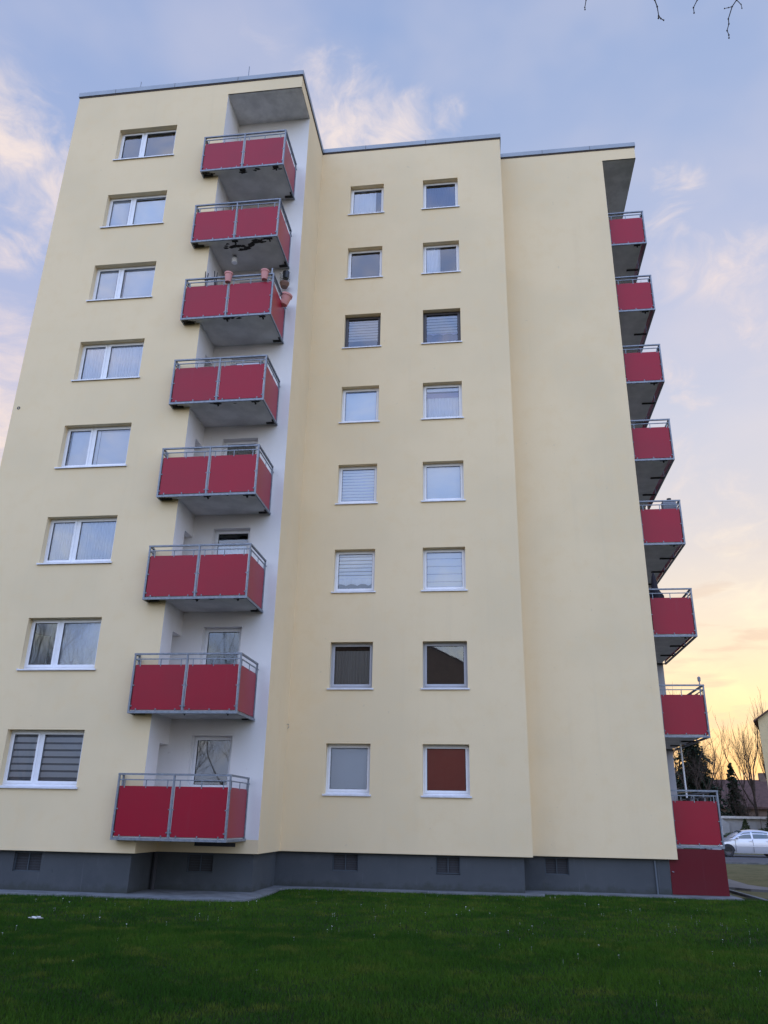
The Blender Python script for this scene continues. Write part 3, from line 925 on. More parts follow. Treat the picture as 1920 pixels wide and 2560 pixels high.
def side_balcony(k):
    z = ZB0 - .01 + k * H
    s = MB().box(XR + .003, rx1 - .15, ry0 + .05, DE - .003, .045, .215)
    slab = obj('balcony', mesh('side_balcony', s, 'slab'), None, bld, loc=(0, 0, z))
    r = MB(); p = .04
    r.box(rx0, rx1, ry0, ry0 + p, 0, .055); r.box(rx1 - p, rx1, ry0 + p, DE - .02, 0, .055)
    ys = [ry0 + (DE - .06 - ry0) * t for t in (0, 1 / 3, 2 / 3, 1)]
    for x, y in [(rx0, ry0)] + [(rx1 - p, y) for y in ys]:
        r.box(x, x + p, y, y + p, .055, 1.375)
    r.box(rx0 - .004, rx1 + .005, ry0 - .005, ry0 + p + .005, 1.375, 1.415); r.box(rx1 - p - .005, rx1 + .005, ry0 + p + .005, DE - .02, 1.375, 1.415)
    r.box(rx0 + p, rx1 - p, ry0 + .008, ry0 + .032, 1.262, 1.286); r.box(rx1 - .032, rx1 - .008, ry0 + p, DE - .02, 1.262, 1.286)
    for t in (.08, .5, .93):
        xx = rx0 + p + (rx1 - rx0 - 2 * p) * t; r.box(xx - .01, xx + .01, ry0 + .012, ry0 + .028, 1.10, 1.262)
        r.box(xx - .012, xx + .012, ry0 + .004, ry0 + .02, .055, .115)
    for a, b in zip(ys, ys[1:]):
        for t in (.12, .5, .9):
            yy = a + (b - a) * t; r.box(rx1 - .028, rx1 - .012, yy, yy + .02, 1.10, 1.262)
    for zz in (.16, .64):
        r.box(rx0 + p, rx0 + p + .04, ry0 + .004, ry0 + .018, zz, zz + .024); r.box(rx1 - p - .04, rx1 - p, ry0 + .004, ry0 + .018, zz, zz + .024)
    obj('railing', mesh('side_railing', r, 'steel'), None, slab, loc=(0, 0, 0), world=False)
    obj('panel', mesh('sb_front', MB().box(rx0 + p + .025, rx1 - p - .022, ry0 + .022, ry0 + .03, .085, 1.14), 'red'), None, slab, loc=(0, 0, 0), world=False)
    for q, (a, b) in enumerate(zip(ys, ys[1:])):
        obj('side_panel', mesh('sb_side_%d' % q, MB().box(rx1 - .03, rx1 - .022, a + p + .02, b - .02, .085, 1.14), 'red'), None, slab, loc=(0, 0, 0), world=False)
    a = MB().box(rx1 - .42, rx1 - .2, ry0 + .05, ry0 + .15, .018, .043); a.tube([(rx1 - .3, ry0 + .16, .042), (rx1 - .3, ry0 + .16, -.02)], .025, 6)
    obj('bracket', mesh('side_bracket', a, 'stain'), None, slab, loc=(0, 0, 0), world=False)
    for q, y in enumerate(ys[1:]):
        obj('bracket', mesh('side_bracket_%d' % q, MB().box(rx1 - .46, rx1 - .05, y - .02, y + .05, .01, .04), 'stain'), None, slab, loc=(0, 0, 0), world=False)
    return slab


for k in FLOORS: side_balcony(k)
# red screen below the lowest side balcony, closing off the cellar steps
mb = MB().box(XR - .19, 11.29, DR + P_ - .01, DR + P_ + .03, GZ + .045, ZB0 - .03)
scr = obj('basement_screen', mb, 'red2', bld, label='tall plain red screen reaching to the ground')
obj('handle', MB().tube([(9.965, DR + P_ - .01, .47), (9.965, DR + P_ - .05, .47), (10.0, DR + P_ - .05, .46)], .012, 6), 'steel', scr)


# ------------------------------------------------------------------ things on the balconies
def pot(loc, mt, label, r=.12, h=.31, saddle=False, cat='flower pot', group=None, tilt=None):
    b = MB().lathe([(.0, 0), (r * .66, 0), (r * .93, h * .82), (r * .93, h * .83), (r * 1.04, h * .83), (r * 1.06, h), (r * .97, h), (r * .94, h * .85), (r * .9, h * .80), (0, h * .80)], n=20)
    o = obj('flower_pot', b, mt, loc=loc, label=label, cat=cat, group=group, smooth=False)
    if tilt: o.rotation_euler = tilt
    return o


fz6 = ZB0 + 5 * H
pot((-1.655, by0 - .02, 15.965), 'salmon', 'salmon pink flower pot over the middle of the sixth floor balcony rail', group='salmon flower pots on the sixth floor balcony')
pot((-.57, by0 - .02, 15.965), 'salmon', 'salmon pink flower pot on the balcony rail beside the pale corner pole', group='salmon flower pots on the sixth floor balcony')
pot((-.27, .78, 15.86), 'salmon', 'large salmon flower pot leaning outwards on the side rail', r=.165, h=.36, tilt=(0, math.radians(14), 0), group='salmon flower pots on the sixth floor balcony')
bp = thing('hanging_pot', (-.36, 1.10, 17.06), 'black plant pot hanging on the white wall above the brown bowl', 'flower pot')
obj('pot', MB().lathe([(0, 0), (.085, .02), (.10, .12), (.105, .26), (.09, .26), (0, .22)], n=14), 'black_pot', bp, loc=(0, 0, 0), world=False)
obj('wall_bracket', MB().tube([(0, -.02, .29), (.0, .13, .34), (.02, .13, .1)], .008, 5), 'black_pot', bp, loc=(0, 0, 0), world=False)
pl = MB()
for i in range(70):
    a = rnd.uniform(0, 6.28); r = rnd.uniform(.05, .17); zz = rnd.uniform(-.12, .33)
    c = Vector((r * math.cos(a) - .04, r * math.sin(a) * .7, zz)); d = Vector((rnd.uniform(-1, 1), rnd.uniform(-1, 1), rnd.uniform(-1, .4))).normalized() * .05
    e = d.orthogonal().normalized() * .015
    pl.tri(c - e, c + e, c + d)
M['dry_plant'] = mat('dry_leaves', (.10, .10, .06), .9)
obj('plant', pl, 'dry_plant', bp, loc=(0, 0, 0), world=False)
obj('flower_bowl', MB().lathe([(0, 0), (.10, 0), (.145, .11), (.15, .16), (.135, .16), (.12, .12), (0, .12)], n=18), 'brown_pot', loc=(-.37, 1.03, 16.70), label='brown plant bowl below the black hanging pot', cat='flower pot')
obj('pole', MB().tube([(-.385, -.215, 15.0), (-.385, -.215, 16.42)], .022, 8), 'coping', loc=(0, 0, 0), label='short pale pole clamped at the corner of the sixth floor balcony', cat='pole')
lp = thing('ceiling_lamp', (-1.84, .5, 17.62), 'small white cup shaped lamp hanging under the stained balcony slab', 'lamp')
obj('lamp_shade', MB().lathe([(.075, -.13), (.09, -.30), (.085, -.305), (.0, -.29)], n=14), 'lamp_white', lp, loc=(0, 0, 0), world=False)
obj('lamp_base', MB().lathe([(0, .0), (.05, .0), (.06, -.03), (.03, -.07), (.05, -.14), (0, -.14)], n=12), 'grey_plastic', lp, loc=(0, 0, 0), world=False)
cf = MB()
for dx in (-.18, .1):
    cf.tube([(dx, 0, 0), (dx + .05, .1, .55), (dx - .02, .02, 1.6)], .014, 5); cf.tube([(dx + .1, .15, 0), (dx + .04, .05, .7), (dx + .08, .0, 1.52)], .014, 5)
cf.tube([(-.2, .02, 1.3), (.08, .02, 1.3)], .014, 5)
ch = thing('folding_chair', (-2.28, -.08, fz6 + .215), 'folded dark garden chair leaning inside the sixth floor balcony', 'chair')
obj('frame', cf, 'dark_cloth', ch, loc=(0, 0, 0), world=False)
obj('seat', MB().box(-.2, .14, .05, .075, .75, 1.12), 'dark_cloth', ch, loc=(0, 0, 0), world=False)
# fifth floor: folded clothes horse with a sheet over it
dr = thing('clothes_horse', (-1.0, .35, ZB0 + 4 * H + .215), 'grey clothes horse standing inside the fifth floor balcony', 'clothes horse')
cf = MB()
for dy in (-.2, .2): cf.box(-.5, .5, dy - .01, dy + .01, 1.20, 1.22); cf.tube([(-.45, dy, 1.2), (-.3, -dy, 0)], .012, 5); cf.tube([(.45, dy, 1.2), (.3, -dy, 0)], .012, 5)
for i in range(9): cf.box(-.5 + i * .12, -.495 + i * .12, -.2, .2, 1.205, 1.212)
obj('frame', cf, 'grey_plastic', dr, loc=(0, 0, 0), world=False)
obj('laundry', MB().box(-.3, .35, -.22, .22, .95, 1.23), 'blind_grey', dr, loc=(0, 0, 0), world=False)
# side balconies
obj('storage_box', MB().yprism([(-.35, 0), (.35, 0), (.35, 1.12), (.22, 1.32), (-.22, 1.36), (-.35, 1.2)], -.25, .25), 'grey_plastic', loc=(10.62, 5.9, ZB0 + 7 * H + .21),
    label='tall grey covered box on the topmost right hand balcony', cat='storage box')
pc = thing('balcony_plant', (10.75, 4.95, ZB0 + 6 * H + .21), 'dark spiky plants behind the rail of the second highest right balcony', 'plant')
obj('planter', MB().box(-.45, .4, -.12, .12, .62, .82), 'brown_pot', pc, loc=(0, 0, 0), world=False)
sp = MB()
for i in range(60):
    x = rnd.uniform(-.42, .38); c = Vector((x, rnd.uniform(-.08, .08), .82)); t = c + Vector((rnd.uniform(-.14, .14), rnd.uniform(-.1, .1), rnd.uniform(.2, .56)))
    sp.tri(c - Vector((.012, 0, 0)), c + Vector((.012, 0, 0)), t)
obj('leaves', sp, 'dry_plant', pc, loc=(0, 0, 0), world=False)
obj('planter_stand', MB().box(-.4, -.36, -.1, .1, 0, .62).box(.31, .35, -.1, .1, 0, .62), 'brown_pot', pc, loc=(0, 0, 0), world=False)
cr = thing('crate', (11.12, 4.85, ZB0 + 3 * H + .21), 'small grey box with a pot behind the corner of the fourth right hand balcony', 'box')
obj('box', MB().box(-.22, .16, -.14, .14, .0, 1.25), 'grey_plastic', cr, loc=(0, 0, 0), world=False)
obj('pot', MB().lathe([(0, 1.25), (.05, 1.25), (.07, 1.36), (0, 1.36)], n=10), 'black_pot', cr, loc=(0, 0, 0), world=False)
ps = MB().lathe([(.02, 0), (.03, .2), (.14, .45), (.12, 1.1), (.06, 1.62), (.015, 1.75)], n=10)
po = thing('parasol', (10.40, 4.80, ZB0 + 2 * H + .21), 'dark folded parasol standing in the corner of the third right hand balcony', 'parasol')
obj('canopy', ps, 'dark_cloth', po, loc=(0, 0, 0), world=False)
obj('chair_back', MB().yprism([(-.16, 0), (.42, 0), (.36, 1.15), (.2, 1.38), (-.16, 1.3)], -.04, .02), 'dark_cloth', loc=(10.36, 5.2, ZB0 + 2 * H + .21), label='dark high chair back beside the folded parasol', cat='chair')
ln = thing('garden_torch', (11.27, 4.60, ZB0 + H), 'thin torch pole rising above the rail of the second right hand balcony', 'lamp')
obj('pole', MB().tube([(0, 0, .2), (0, 0, 1.5)], .016, 6), 'grey_plastic', ln, loc=(0, 0, 0), world=False)
obj('lamp_head', MB().lathe([(0, 1.5), (.04, 1.5), (.045, 1.6), (.02, 1.63), (0, 1.63)], n=10), 'grey_plastic', ln, loc=(0, 0, 0), world=False)
obj('parasol_pole', MB().tube([(10.905, 6.0, ZB0 + .215), (10.885, 6.0, ZB0 + H + .04)], .026, 8), 'frame_white', loc=(0, 0, 0), label='slim white pole between the lowest right balcony and the slab above', cat='pole')
obj('rod', MB().tube([(10.37, 4.6, 2.36), (11.1, 4.585, 2.43)], .011, 6), 'pale_wood', loc=(0, 0, 0), label='thin pale rod lying across the rail of the lowest right balcony', cat='rod')
for x, nm in ((10.64, 'near the wall'), (10.99, 'near the outer end')):
    pot((x, 4.72, ZB0 + 1.03), 'black_pot', 'small black pot behind the lowest right balcony panel, ' + nm, r=.06, h=.18, group='black pots on the lowest right balcony')
obj('pot_shelf', MB().box(10.25, 11.25, 4.6, 4.84, ZB0 + 1.0, ZB0 + 1.028).box(10.3, 10.34, 4.7, 4.74, ZB0 + .215, ZB0 + 1.0).box(11.15, 11.19, 4.7, 4.74, ZB0 + .215, ZB0 + 1.0), 'pale_wood', loc=(0, 0, 0), label='narrow wooden shelf carrying two black pots on the lowest right balcony', cat='shelf')

# litter
lb = MB(); lx, ly = -2.03, -4.65
for i in range(7):
    c = Vector((lx + rnd.uniform(-.11, .11), ly + rnd.uniform(-.04, .04), GZ + .06))
    a = [c + Vector((rnd.uniform(-.06, .06), rnd.uniform(-.03, .03), rnd.uniform(-.01, .035))) for _ in range(4)]
    lb.quad(*a)
obj('paper_scrap', lb, 'paper', label='crumpled white paper scrap lying on the lawn', cat='litter')

# ------------------------------------------------------------------ trees
M['bark'] = mat('bark', (.075, .052, .038), .95, var=.4, vscale=6)
M['bark_dark'] = mat('dark_bark', (.045, .034, .028), .95, var=.3, vscale=6)
M['needle'] = mat('conifer_needles', (.018, .036, .018), .9, col2=(.036, .056, .026), vscale=1.5)
M['needle_dark'] = mat('spruce_needles', (.012, .022, .014), .9, col2=(.024, .036, .02), vscale=1.5)
M['hedge'] = mat('hedge_leaves', (.028, .048, .014), .9, col2=(.05, .066, .022), vscale=2)


def grow(mb, p, d, length, rad, depth, r, spread, up, sides):
    n = 4; pts = [p]; cur = p; dd = d.normalized()
    for i in range(n):
        dd = (dd + Vector((r.uniform(-1, 1), r.uniform(-1, 1), r.uniform(-.6, 1) * .6)) * .16 + Vector((0, 0, up))).normalized()
        cur = cur + dd * (length / n); pts.append(cur)
    mb.tube(pts, [rad * (1 - .45 * i / n) for i in range(n + 1)], sides, cap=False)
    if depth == 0: return
    k = r.randint(3, 4)
    for i in range(k):
        t = 1.0 if i == 0 else r.uniform(.35, .95)
        q = pts[min(n, int(t * n))]
        ax = Vector((r.uniform(-1, 1), r.uniform(-1, 1), r.uniform(-.2, .6))).normalized()
        nd = (dd + ax * (spread if i else spread * .4)).normalized()
        grow(mb, q, nd, length * r.uniform(.58, .78), rad * (.6 if i == 0 else .45), depth - 1, r, spread, up, max(3, sides - 1))


def bare_tree(loc, h, seed, label, spread=.75, up=.08, depth=5, trunk=.28, rad=.16, mt='bark', group='bare trees behind the building'):
    r = random.Random(seed)
    t = thing('bare_tree', loc, label, 'tree', group)
    tb = MB(); pts = [Vector((0, 0, 0))]; th = h * trunk
    for i in range(1, 5): pts.append(Vector((r.uniform(-.12, .12) * i * .4, r.uniform(-.12, .12) * i * .4, th * i / 4)))
    tb.tube(pts, [rad * (1.25 - .1 * i) for i in range(5)], 8, cap=False)
    obj('trunk', tb, mt, t, loc=(0, 0, 0), world=False, smooth=True)
    cb = MB()
    for i in range(4):
        a = i / 4 * 6.28 + r.uniform(-.4, .4)
        d = Vector((math.cos(a) * spread, math.sin(a) * spread, 1.1)) if i else Vector((.05, .02, 1))
        grow(cb, pts[-1 if i < 3 else -2], d, h * (1 - trunk) * r.uniform(.36, .44), rad * (.62 if i else .75), depth - 1, r, spread, up, 5)
    obj('crown', cb, mt, t, loc=(0, 0, 0), world=False, smooth=True)
    return t


def conifer(loc, h, R, seed, label, mt='needle', start=.06, group='conifers behind the car', dens=1.0):
    r = random.Random(seed)
    t = thing('conifer', loc, label, 'tree', group)
    obj('trunk', MB().tube([(0, 0, 0), (0, 0, h * .5), (0, 0, h * .98)], [R * .07, R * .045, .015], 7), 'bark_dark', t, loc=(0, 0, 0), world=False)
    cb = MB(); layers = int(h / .24)
    for L in range(layers):
        f = start + (1 - start) * L / layers
        f0 = f; rl = r.uniform(.8, 1.15)
        nb = max(7, int(22 * dens * (1 - f * .5)))
        for b in range(nb):
            f = min(.995, max(start, f0 + r.uniform(-1.2, 1.2) / layers)); z = h * f; rr = R * (1 - f) ** .85 * rl + .06
            a = r.uniform(0, 6.283); ln = rr * r.uniform(.5, 1.15)
            dirv = Vector((math.cos(a), math.sin(a), 0)); side = Vector((-math.sin(a), math.cos(a), 0))
            nseg = max(3, int(ln / .22))
            for s in range(nseg):
                q = (s + .6) / nseg
                c = dirv * ln * q + Vector((0, 0, z - .35 * ln * q * q + .12 * q))
                for sg in (-1, 1):
                    w = (.42 * (1 - q * .5)) * r.uniform(.7, 1.25) * min(1, .35 + rr * .5)
                    tip = c + side * sg * w + dirv * w * r.uniform(.2, .7) + Vector((0, 0, r.uniform(-.2, .06)))
                    e = dirv * .13 + Vector((0, 0, r.uniform(-.03, .05)))
                    cb.tri(c - e, c + e, tip)
            tip = dirv * ln * 1.12 + Vector((0, 0, z - .4 * ln))
            e = side * .06; c = dirv * ln * .8 + Vector((0, 0, z - .22 * ln)); cb.tri(c - e, c + e, tip)
    obj('crown', cb, mt, t, loc=(0, 0, 0), world=False)
    return t


conifer((22.6, 55, GZ), 10.2, 3.3, 11, 'broad dark conifer just right of the lowest balconies', dens=2.4)
conifer((26.2, 57, GZ), 6.7, 1.6, 12, 'small pointed conifer between two bare trees', dens=1.2)
conifer((27.6, 46, GZ), 5.6, 2.1, 13, 'dark spreading spruce at the right edge by the yellow gable', mt='needle_dark', dens=1.8)
bare_tree((20.9, 58, GZ), 15.2, 21, 'tallest bare tree, its twigs showing above the second floor balcony', spread=.7, rad=.2)
bare_tree((22.2, 51, GZ), 9.6, 22, 'bare tree with drooping twigs overlapping the broad conifer', spread=1.0, up=.0, rad=.13)
bare_tree((25.6, 60, GZ), 8.9, 23, 'small bare tree standing left of the small pointed conifer', spread=.6, up=.14, rad=.11)
bare_tree((28.9, 60, GZ), 11.4, 24, 'spreading bare tree standing right of the small pointed conifer', spread=.62, up=.14, rad=.14)
bare_tree((26.6, 47.5, GZ), 10.4, 25, 'slender bare tree close to the yellow gable wall', spread=.45, up=.2, rad=.12)
bare_tree((24.6, 49, GZ), 5.0, 26, 'low bare tree in front of the white garages', spread=.9, up=.05, rad=.09)


def shrub(loc, h, R, seed, label, mt='hedge', cone=True, cat='shrub'):
    r = random.Random(seed); cb = MB()
    for i in range(900):
        f = r.random(); rr = R * ((1 - f) ** .8 if cone else math.sqrt(max(0, 1 - (2 * f - 1) ** 2))) * r.uniform(.7, 1.05)
        a = r.uniform(0, 6.28); c = Vector((rr * math.cos(a), rr * math.sin(a), h * f))
        d = Vector((r.uniform(-1, 1), r.uniform(-1, 1), r.uniform(-1, 1))).normalized() * .13; e = d.orthogonal().normalized() * .06
        cb.tri(c - e, c + e, c + d)
    t = thing('shrub', loc, label, cat)
    obj('foliage', cb, mt, t, loc=(0, 0, 0), world=False)
    obj('stem', MB().tube([(0, 0, 0), (0, 0, h * .8)], [.06, .02], 6), 'bark_dark', t, loc=(0, 0, 0), world=False)


shrub((23.7, 46, GZ), 2.1, .75, 31, 'small cone shaped evergreen shrub behind the silver car')
shrub((22.0, 43, GZ), 1.2, .9, 32, 'low dark bush left behind the silver car', cone=False)
shrub((25.6, 46.2, GZ), 2.9, .8, 34, 'tall dark columnar shrub between cone shaped shrub and yellow gable', mt='needle_dark')
shrub((24.8, 45.5, GZ), 1.5, .7, 33, 'low rounded dark bush right of the cone shaped shrub', cone=False)

# overhanging tree next to the photographer: trunk outside the picture, drooping twig ends in it
tw = thing('bare_tree', (12.5, -15.5, GZ), 'bare twigs hanging into the top right corner from a tree beside the viewer', 'tree')
obj('trunk', MB().tube([(0, 0, 0), (-.05, .1, 2.5), (-.2, .2, 5.0), (-.6, .4, 7.6)], [.26, .22, .18, .13], 9), 'bark_dark', tw, loc=(0, 0, 0), world=False, smooth=True)


def ray(u, v, t):
    return CP + (F_ + R_ * ((u - 960) / 1955.65) - U_ * ((v - 1280) / 1955.65)) * t


def px(zx, zy): return 1440 + zx * 440 / 1659, zy * 120 / 452.5


twigs = [([(110, -160), (95, 0), (83, 70), (85, 90)], .0035), ([(700, -180), (742, 0), (765, 62), (779, 150), (777, 172)], .0045), ([(779, 150), (800, 175), (826, 190)], .004),
         ([(1230, -160), (1143, 0), (1107, 72), (1113, 122)], .004), ([(1600, -150), (1514, 0), (1472, 62), (1436, 178), (1441, 226), (1424, 288), (1441, 330), (1442, 358)], .0042),
         ([(1472, 62), (1437, 72), (1400, 80)], .003), ([(1514, 0), (1556, 42), (1564, 78)], .003)]
base_ = Vector((12.5, -15.5, GZ))
cb = MB(); tops = []
for pts, rad in twigs:
    P3 = [ray(*px(x, y), 7.0 + .06 * i) - base_ for i, (x, y) in enumerate(pts)]
    cb.tube(P3, [rad * (1.2 - .5 * i / len(P3)) for i in range(len(P3))], 5)
    for p in P3[1:]:
        cb.lathe([(0, -.009), (rad * 1.9, -.003), (rad * 1.7, .004), (0, .01)], tuple(p), 6)
    if pts[0][1] < -100: tops.append(P3[0])
limb0 = Vector((-.6, .4, 7.6))
hub = Vector((-3.2, 1.2, 9.7))
cb.tube([limb0, Vector((-1.6, .8, 8.9)), hub, Vector((-5.6, 1.9, 10.3)), Vector((-7.5, 2.2, 10.6))], [.12, .09, .06, .03, .01], 7)
for i, q in enumerate(tops):
    a = hub.lerp(Vector((-7.2, 2.1, 10.5)), 1 - i / 4 if len(tops) > 1 else .5)
    mid = (a + q) * .5 + Vector((.1, -.1, .35))
    cb.tube([a, mid, q], [.018, .010, .0055], 5)
rt = random.Random(5)
for i in range(5):
    a = rt.uniform(0, 6.28)
    grow(cb, limb0, Vector((abs(math.cos(a)) * .9 + .2, math.sin(a) * .9 - .5, 1.0)), 2.6, .09, 3, rt, .8, .06, 5)
obj('branches', cb, 'bark_dark', tw, loc=(0, 0, 0), world=False)


# ------------------------------------------------------------------ car
def car(loc, paint_mat, label, rz=0, cat='car', parts=True):
    t = thing('parked_car', loc, label, cat, 'cars parked behind the building', rz=rz)
    st = [  # s, lower z, belt z, roof z (None = no cabin), half width at belt, half width roof
        (0.00, .34, .60, .60, .62), (.06, .26, .70, .70, .74), (.30, .20, .79, .79, .83), (.85, .20, .89, .89, .87),
        (1.10, .20, .93, .945, .875), (1.50, .20, .95, 1.22, .88), (1.85, .20, .955, 1.385, .88), (2.35, .20, .965, 1.44, .88),
        (2.90, .20, .975, 1.425, .88), (3.40, .20, .985, 1.34, .87), (3.80, .22, .995, 1.16, .86), (4.12, .26, 1.00, 1.02, .83),
        (4.34, .30, .98, .98, .76), (4.40, .38, .90, .90, .70)]
    mb = MB(); rings = []
    for s, zl, zb, zr, hw in st:
        rf = max(0, (zr - zb) / .48)
        hr = hw * (1 - .28 * min(1, rf))
        zm = (zl + zb) * .5
        half = [(hw * .90, zl), (hw * .985, zl + (zb - zl) * .25), (hw * 1.0, zm + .05), (hw * .985, zl + (zb - zl) * .82), (hw * .95, zb),
                (hw * .95 + (hr - hw * .95) * .55, zb + (zr - zb) * .6), (hr * .96, zr - .035 * min(1, rf) - .004), (hr * .72, zr + .004), (0, zr + .018)]
        full = half + [(-a, b) for a, b in reversed(half[:-1])]
        rings.append([(s, y, z) for y, z in full])
    n = len(rings[0])
    for r in rings: mb.v += r
    for k in range(len(rings) - 1):
        for q in range(n - 1):
            a = k * n + q; mb.f.append((a, a + n, a + n + 1, a + 1))
    mb.f.append(tuple(range(n))); mb.f.append(tuple((len(rings) - 1) * n + q for q in reversed(range(n))))
    body = obj('body', mb, paint_mat, t, loc=(0, 0, 0), world=False, smooth=True)
    # underbody & arches
    ar = MB()
    for s in (.86, 3.50):
        for sg in (-1, 1):
            pts = [(s + .37 * math.cos(a * .2618), .215 + max(-.02, .37 * math.sin(a * .2618) + .10)) for a in range(13)]
            ar.yprism([(x, z) for x, z in pts], min(sg * .875, sg * .60), max(sg * .875, sg * .60) + (.008 if sg > 0 else 0))
    obj('wheel_arch', ar, 'seal', t, loc=(0, 0, 0), world=False)
    for s in (.86, 3.50):
        for sg in (-1, 1):
            w = MB()
            y1 = sg * .885; prof = [(.20, -.1), (.29, -.1), (.315, -.07), (.315, .07), (.29, .1), (.20, .1)]
            i0 = 24
            vv = MB(); vv.lathe(prof, n=24)
            w.v = [(x, z, y) for x, y, z in [(a, b, c) for a, b, c in vv.v]]; w.f = vv.f
            wh = obj('wheel', w, 'black_pot', t, loc=(s, sg * .80, .315), world=False)
            rm = MB(); vv = MB(); vv.lathe([(0, .04), (.05, .05), (.06, .03), (.17, .05), (.20, .07), (.205, .0)], n=20)
            rm.v = [(x, sg * z, y) for x, y, z in vv.v]; rm.f = vv.f
            obj('rim', rm, 'frame_dark', wh, loc=(0, 0, 0), world=False)

    def side_glass(sg, s0, s1, b0, b1, t0, t1, name='side_window'):
        # corners along belt and roof, following the body's flank
        def P(s, f):
            for k in range(len(st) - 1):
                if st[k][0] <= s <= st[k + 1][0]:
                    u = (s - st[k][0]) / (st[k + 1][0] - st[k][0]); break
            g = [st[k][i] + (st[k + 1][i] - st[k][i]) * u for i in range(5)]
            zb, zr, hw = g[2], g[3], g[4]; rf = max(0, (zr - zb) / .48); hr = hw * (1 - .28 * min(1, rf))
            y = hw * .95 + (hr - hw * .95) * .92 * f + .012
            return (s, sg * y, zb + .03 + (zr - zb - .1) * f)
        q = MB(); N_ = 6
        for i in range(N_):
            a0, a1 = i / N_, (i + 1) / N_
            lo0 = P(b0 + (b1 - b0) * a0, 0); lo1 = P(b0 + (b1 - b0) * a1, 0); hi0 = P(t0 + (t1 - t0) * a0, .92); hi1 = P(t0 + (t1 - t0) * a1, .92)
            q.quad(lo0, lo1, hi1, hi0)
        return obj(name, q, 'car_glass', t, loc=(0, 0, 0), world=False)
    for sg in (-1, 1):
        side_glass(sg, 0, 0, 1.28, 2.20, 1.78, 2.20); side_glass(sg, 0, 0, 2.30, 3.15, 2.30, 3.12); side_glass(sg, 0, 0, 3.20, 3.66, 3.17, 3.38)
        m2 = MB().lathe([(0, -.11), (.05, -.10), (.075, 0), (.05, .10), (0, .11)], n=10)
        m2.v = [(x * .8, z, y * .9) for x, y, z in m2.v]
        obj('mirror', m2, paint_mat, t, loc=(1.42, sg * .99, 1.0), world=False)
        for s in (2.05, 2.98): obj('handle', MB().box(s, s + .17, sg * .89 - .012, sg * .89 + .012, .84, .865), paint_mat, t, loc=(0, 0, 0), world=False)
        obj('trim', MB().box(1.35, 3.1, sg * .884 - .012, sg * .884 + .012, .55, .60), paint_mat, t, loc=(0, 0, 0), world=False)
        sm = MB()
        for s in (1.28, 2.24, 3.12): sm.box(s, s + .012, sg * .874 - .012, sg * .874 + .012, .26, .94)
        obj('door_gap', sm, 'seal', t, loc=(0, 0, 0), world=False)
        obj('headlight', MB().box(.06, .30, sg * .62 - .13, sg * .62 + .13, .62, .735), 'car_lamp', t, loc=(0, 0, 0), world=False)
        obj('tail_light', MB().box(4.2, 4.385, sg * .62 - .14, sg * .62 + .14, .78, .95), 'red2', t, loc=(0, 0, 0), world=False)
    wsd = MB().quad((1.16, -.72, .985), (1.16, .72, .985), (1.80, .56, 1.385), (1.80, -.56, 1.385)); obj('windscreen', wsd, 'car_glass', t, loc=(0, 0, .012), world=False)
    wsd = MB().quad((3.46, -.56, 1.345), (3.46, .56, 1.345), (4.06, .68, 1.06), (4.06, -.68, 1.06)); obj('rear_window', wsd, 'car_glass', t, loc=(0, 0, .014), world=False)
    return t


M['silver'] = mat('silver_car_paint', (.66, .68, .73), .28, metal=.3, coat=.8)
M['dark_paint'] = mat('dark_car_paint', (.03, .033, .04), .3, metal=.3, coat=.8)
M['car_glass'] = mat('car_window', (.10, .12, .11), .04, spec=1.0)
M['car_lamp'] = mat('car_lamp_glass', (.6, .62, .65), .1)
car((17.86, 33.2, GZ + .01), 'silver', 'silver saloon car parked on the road behind the building corner')
car((16.4, 41.0, GZ + .01), 'dark_paint', 'dark car behind the bonnet of the silver car')

# ------------------------------------------------------------------ far buildings
M['brown_roof'] = mat('brown_roof_tiles', (.10, .052, .042), .9, var=.3, vscale=3)
M['brown_wall'] = mat('brown_brick', (.16, .11, .085), .9, var=.25, vscale=3)
M['brick_wall'] = mat('brick_gable', (.30, .235, .19), .9, var=.25, vscale=2)
M['pale_wall'] = mat('pale_yellow_gable', (.62, .50, .28), .9, var=.1)
M['garage'] = mat('white_garage_wall', (.42, .42, .42), .9, var=.15, vscale=2)
M['far_glass'] = mat('far_window_glass', (.05, .06, .07), .1, spec=.8)
M['garage_door'] = mat('grey_garage_door', (.40, .41, .42), .7, var=.1)


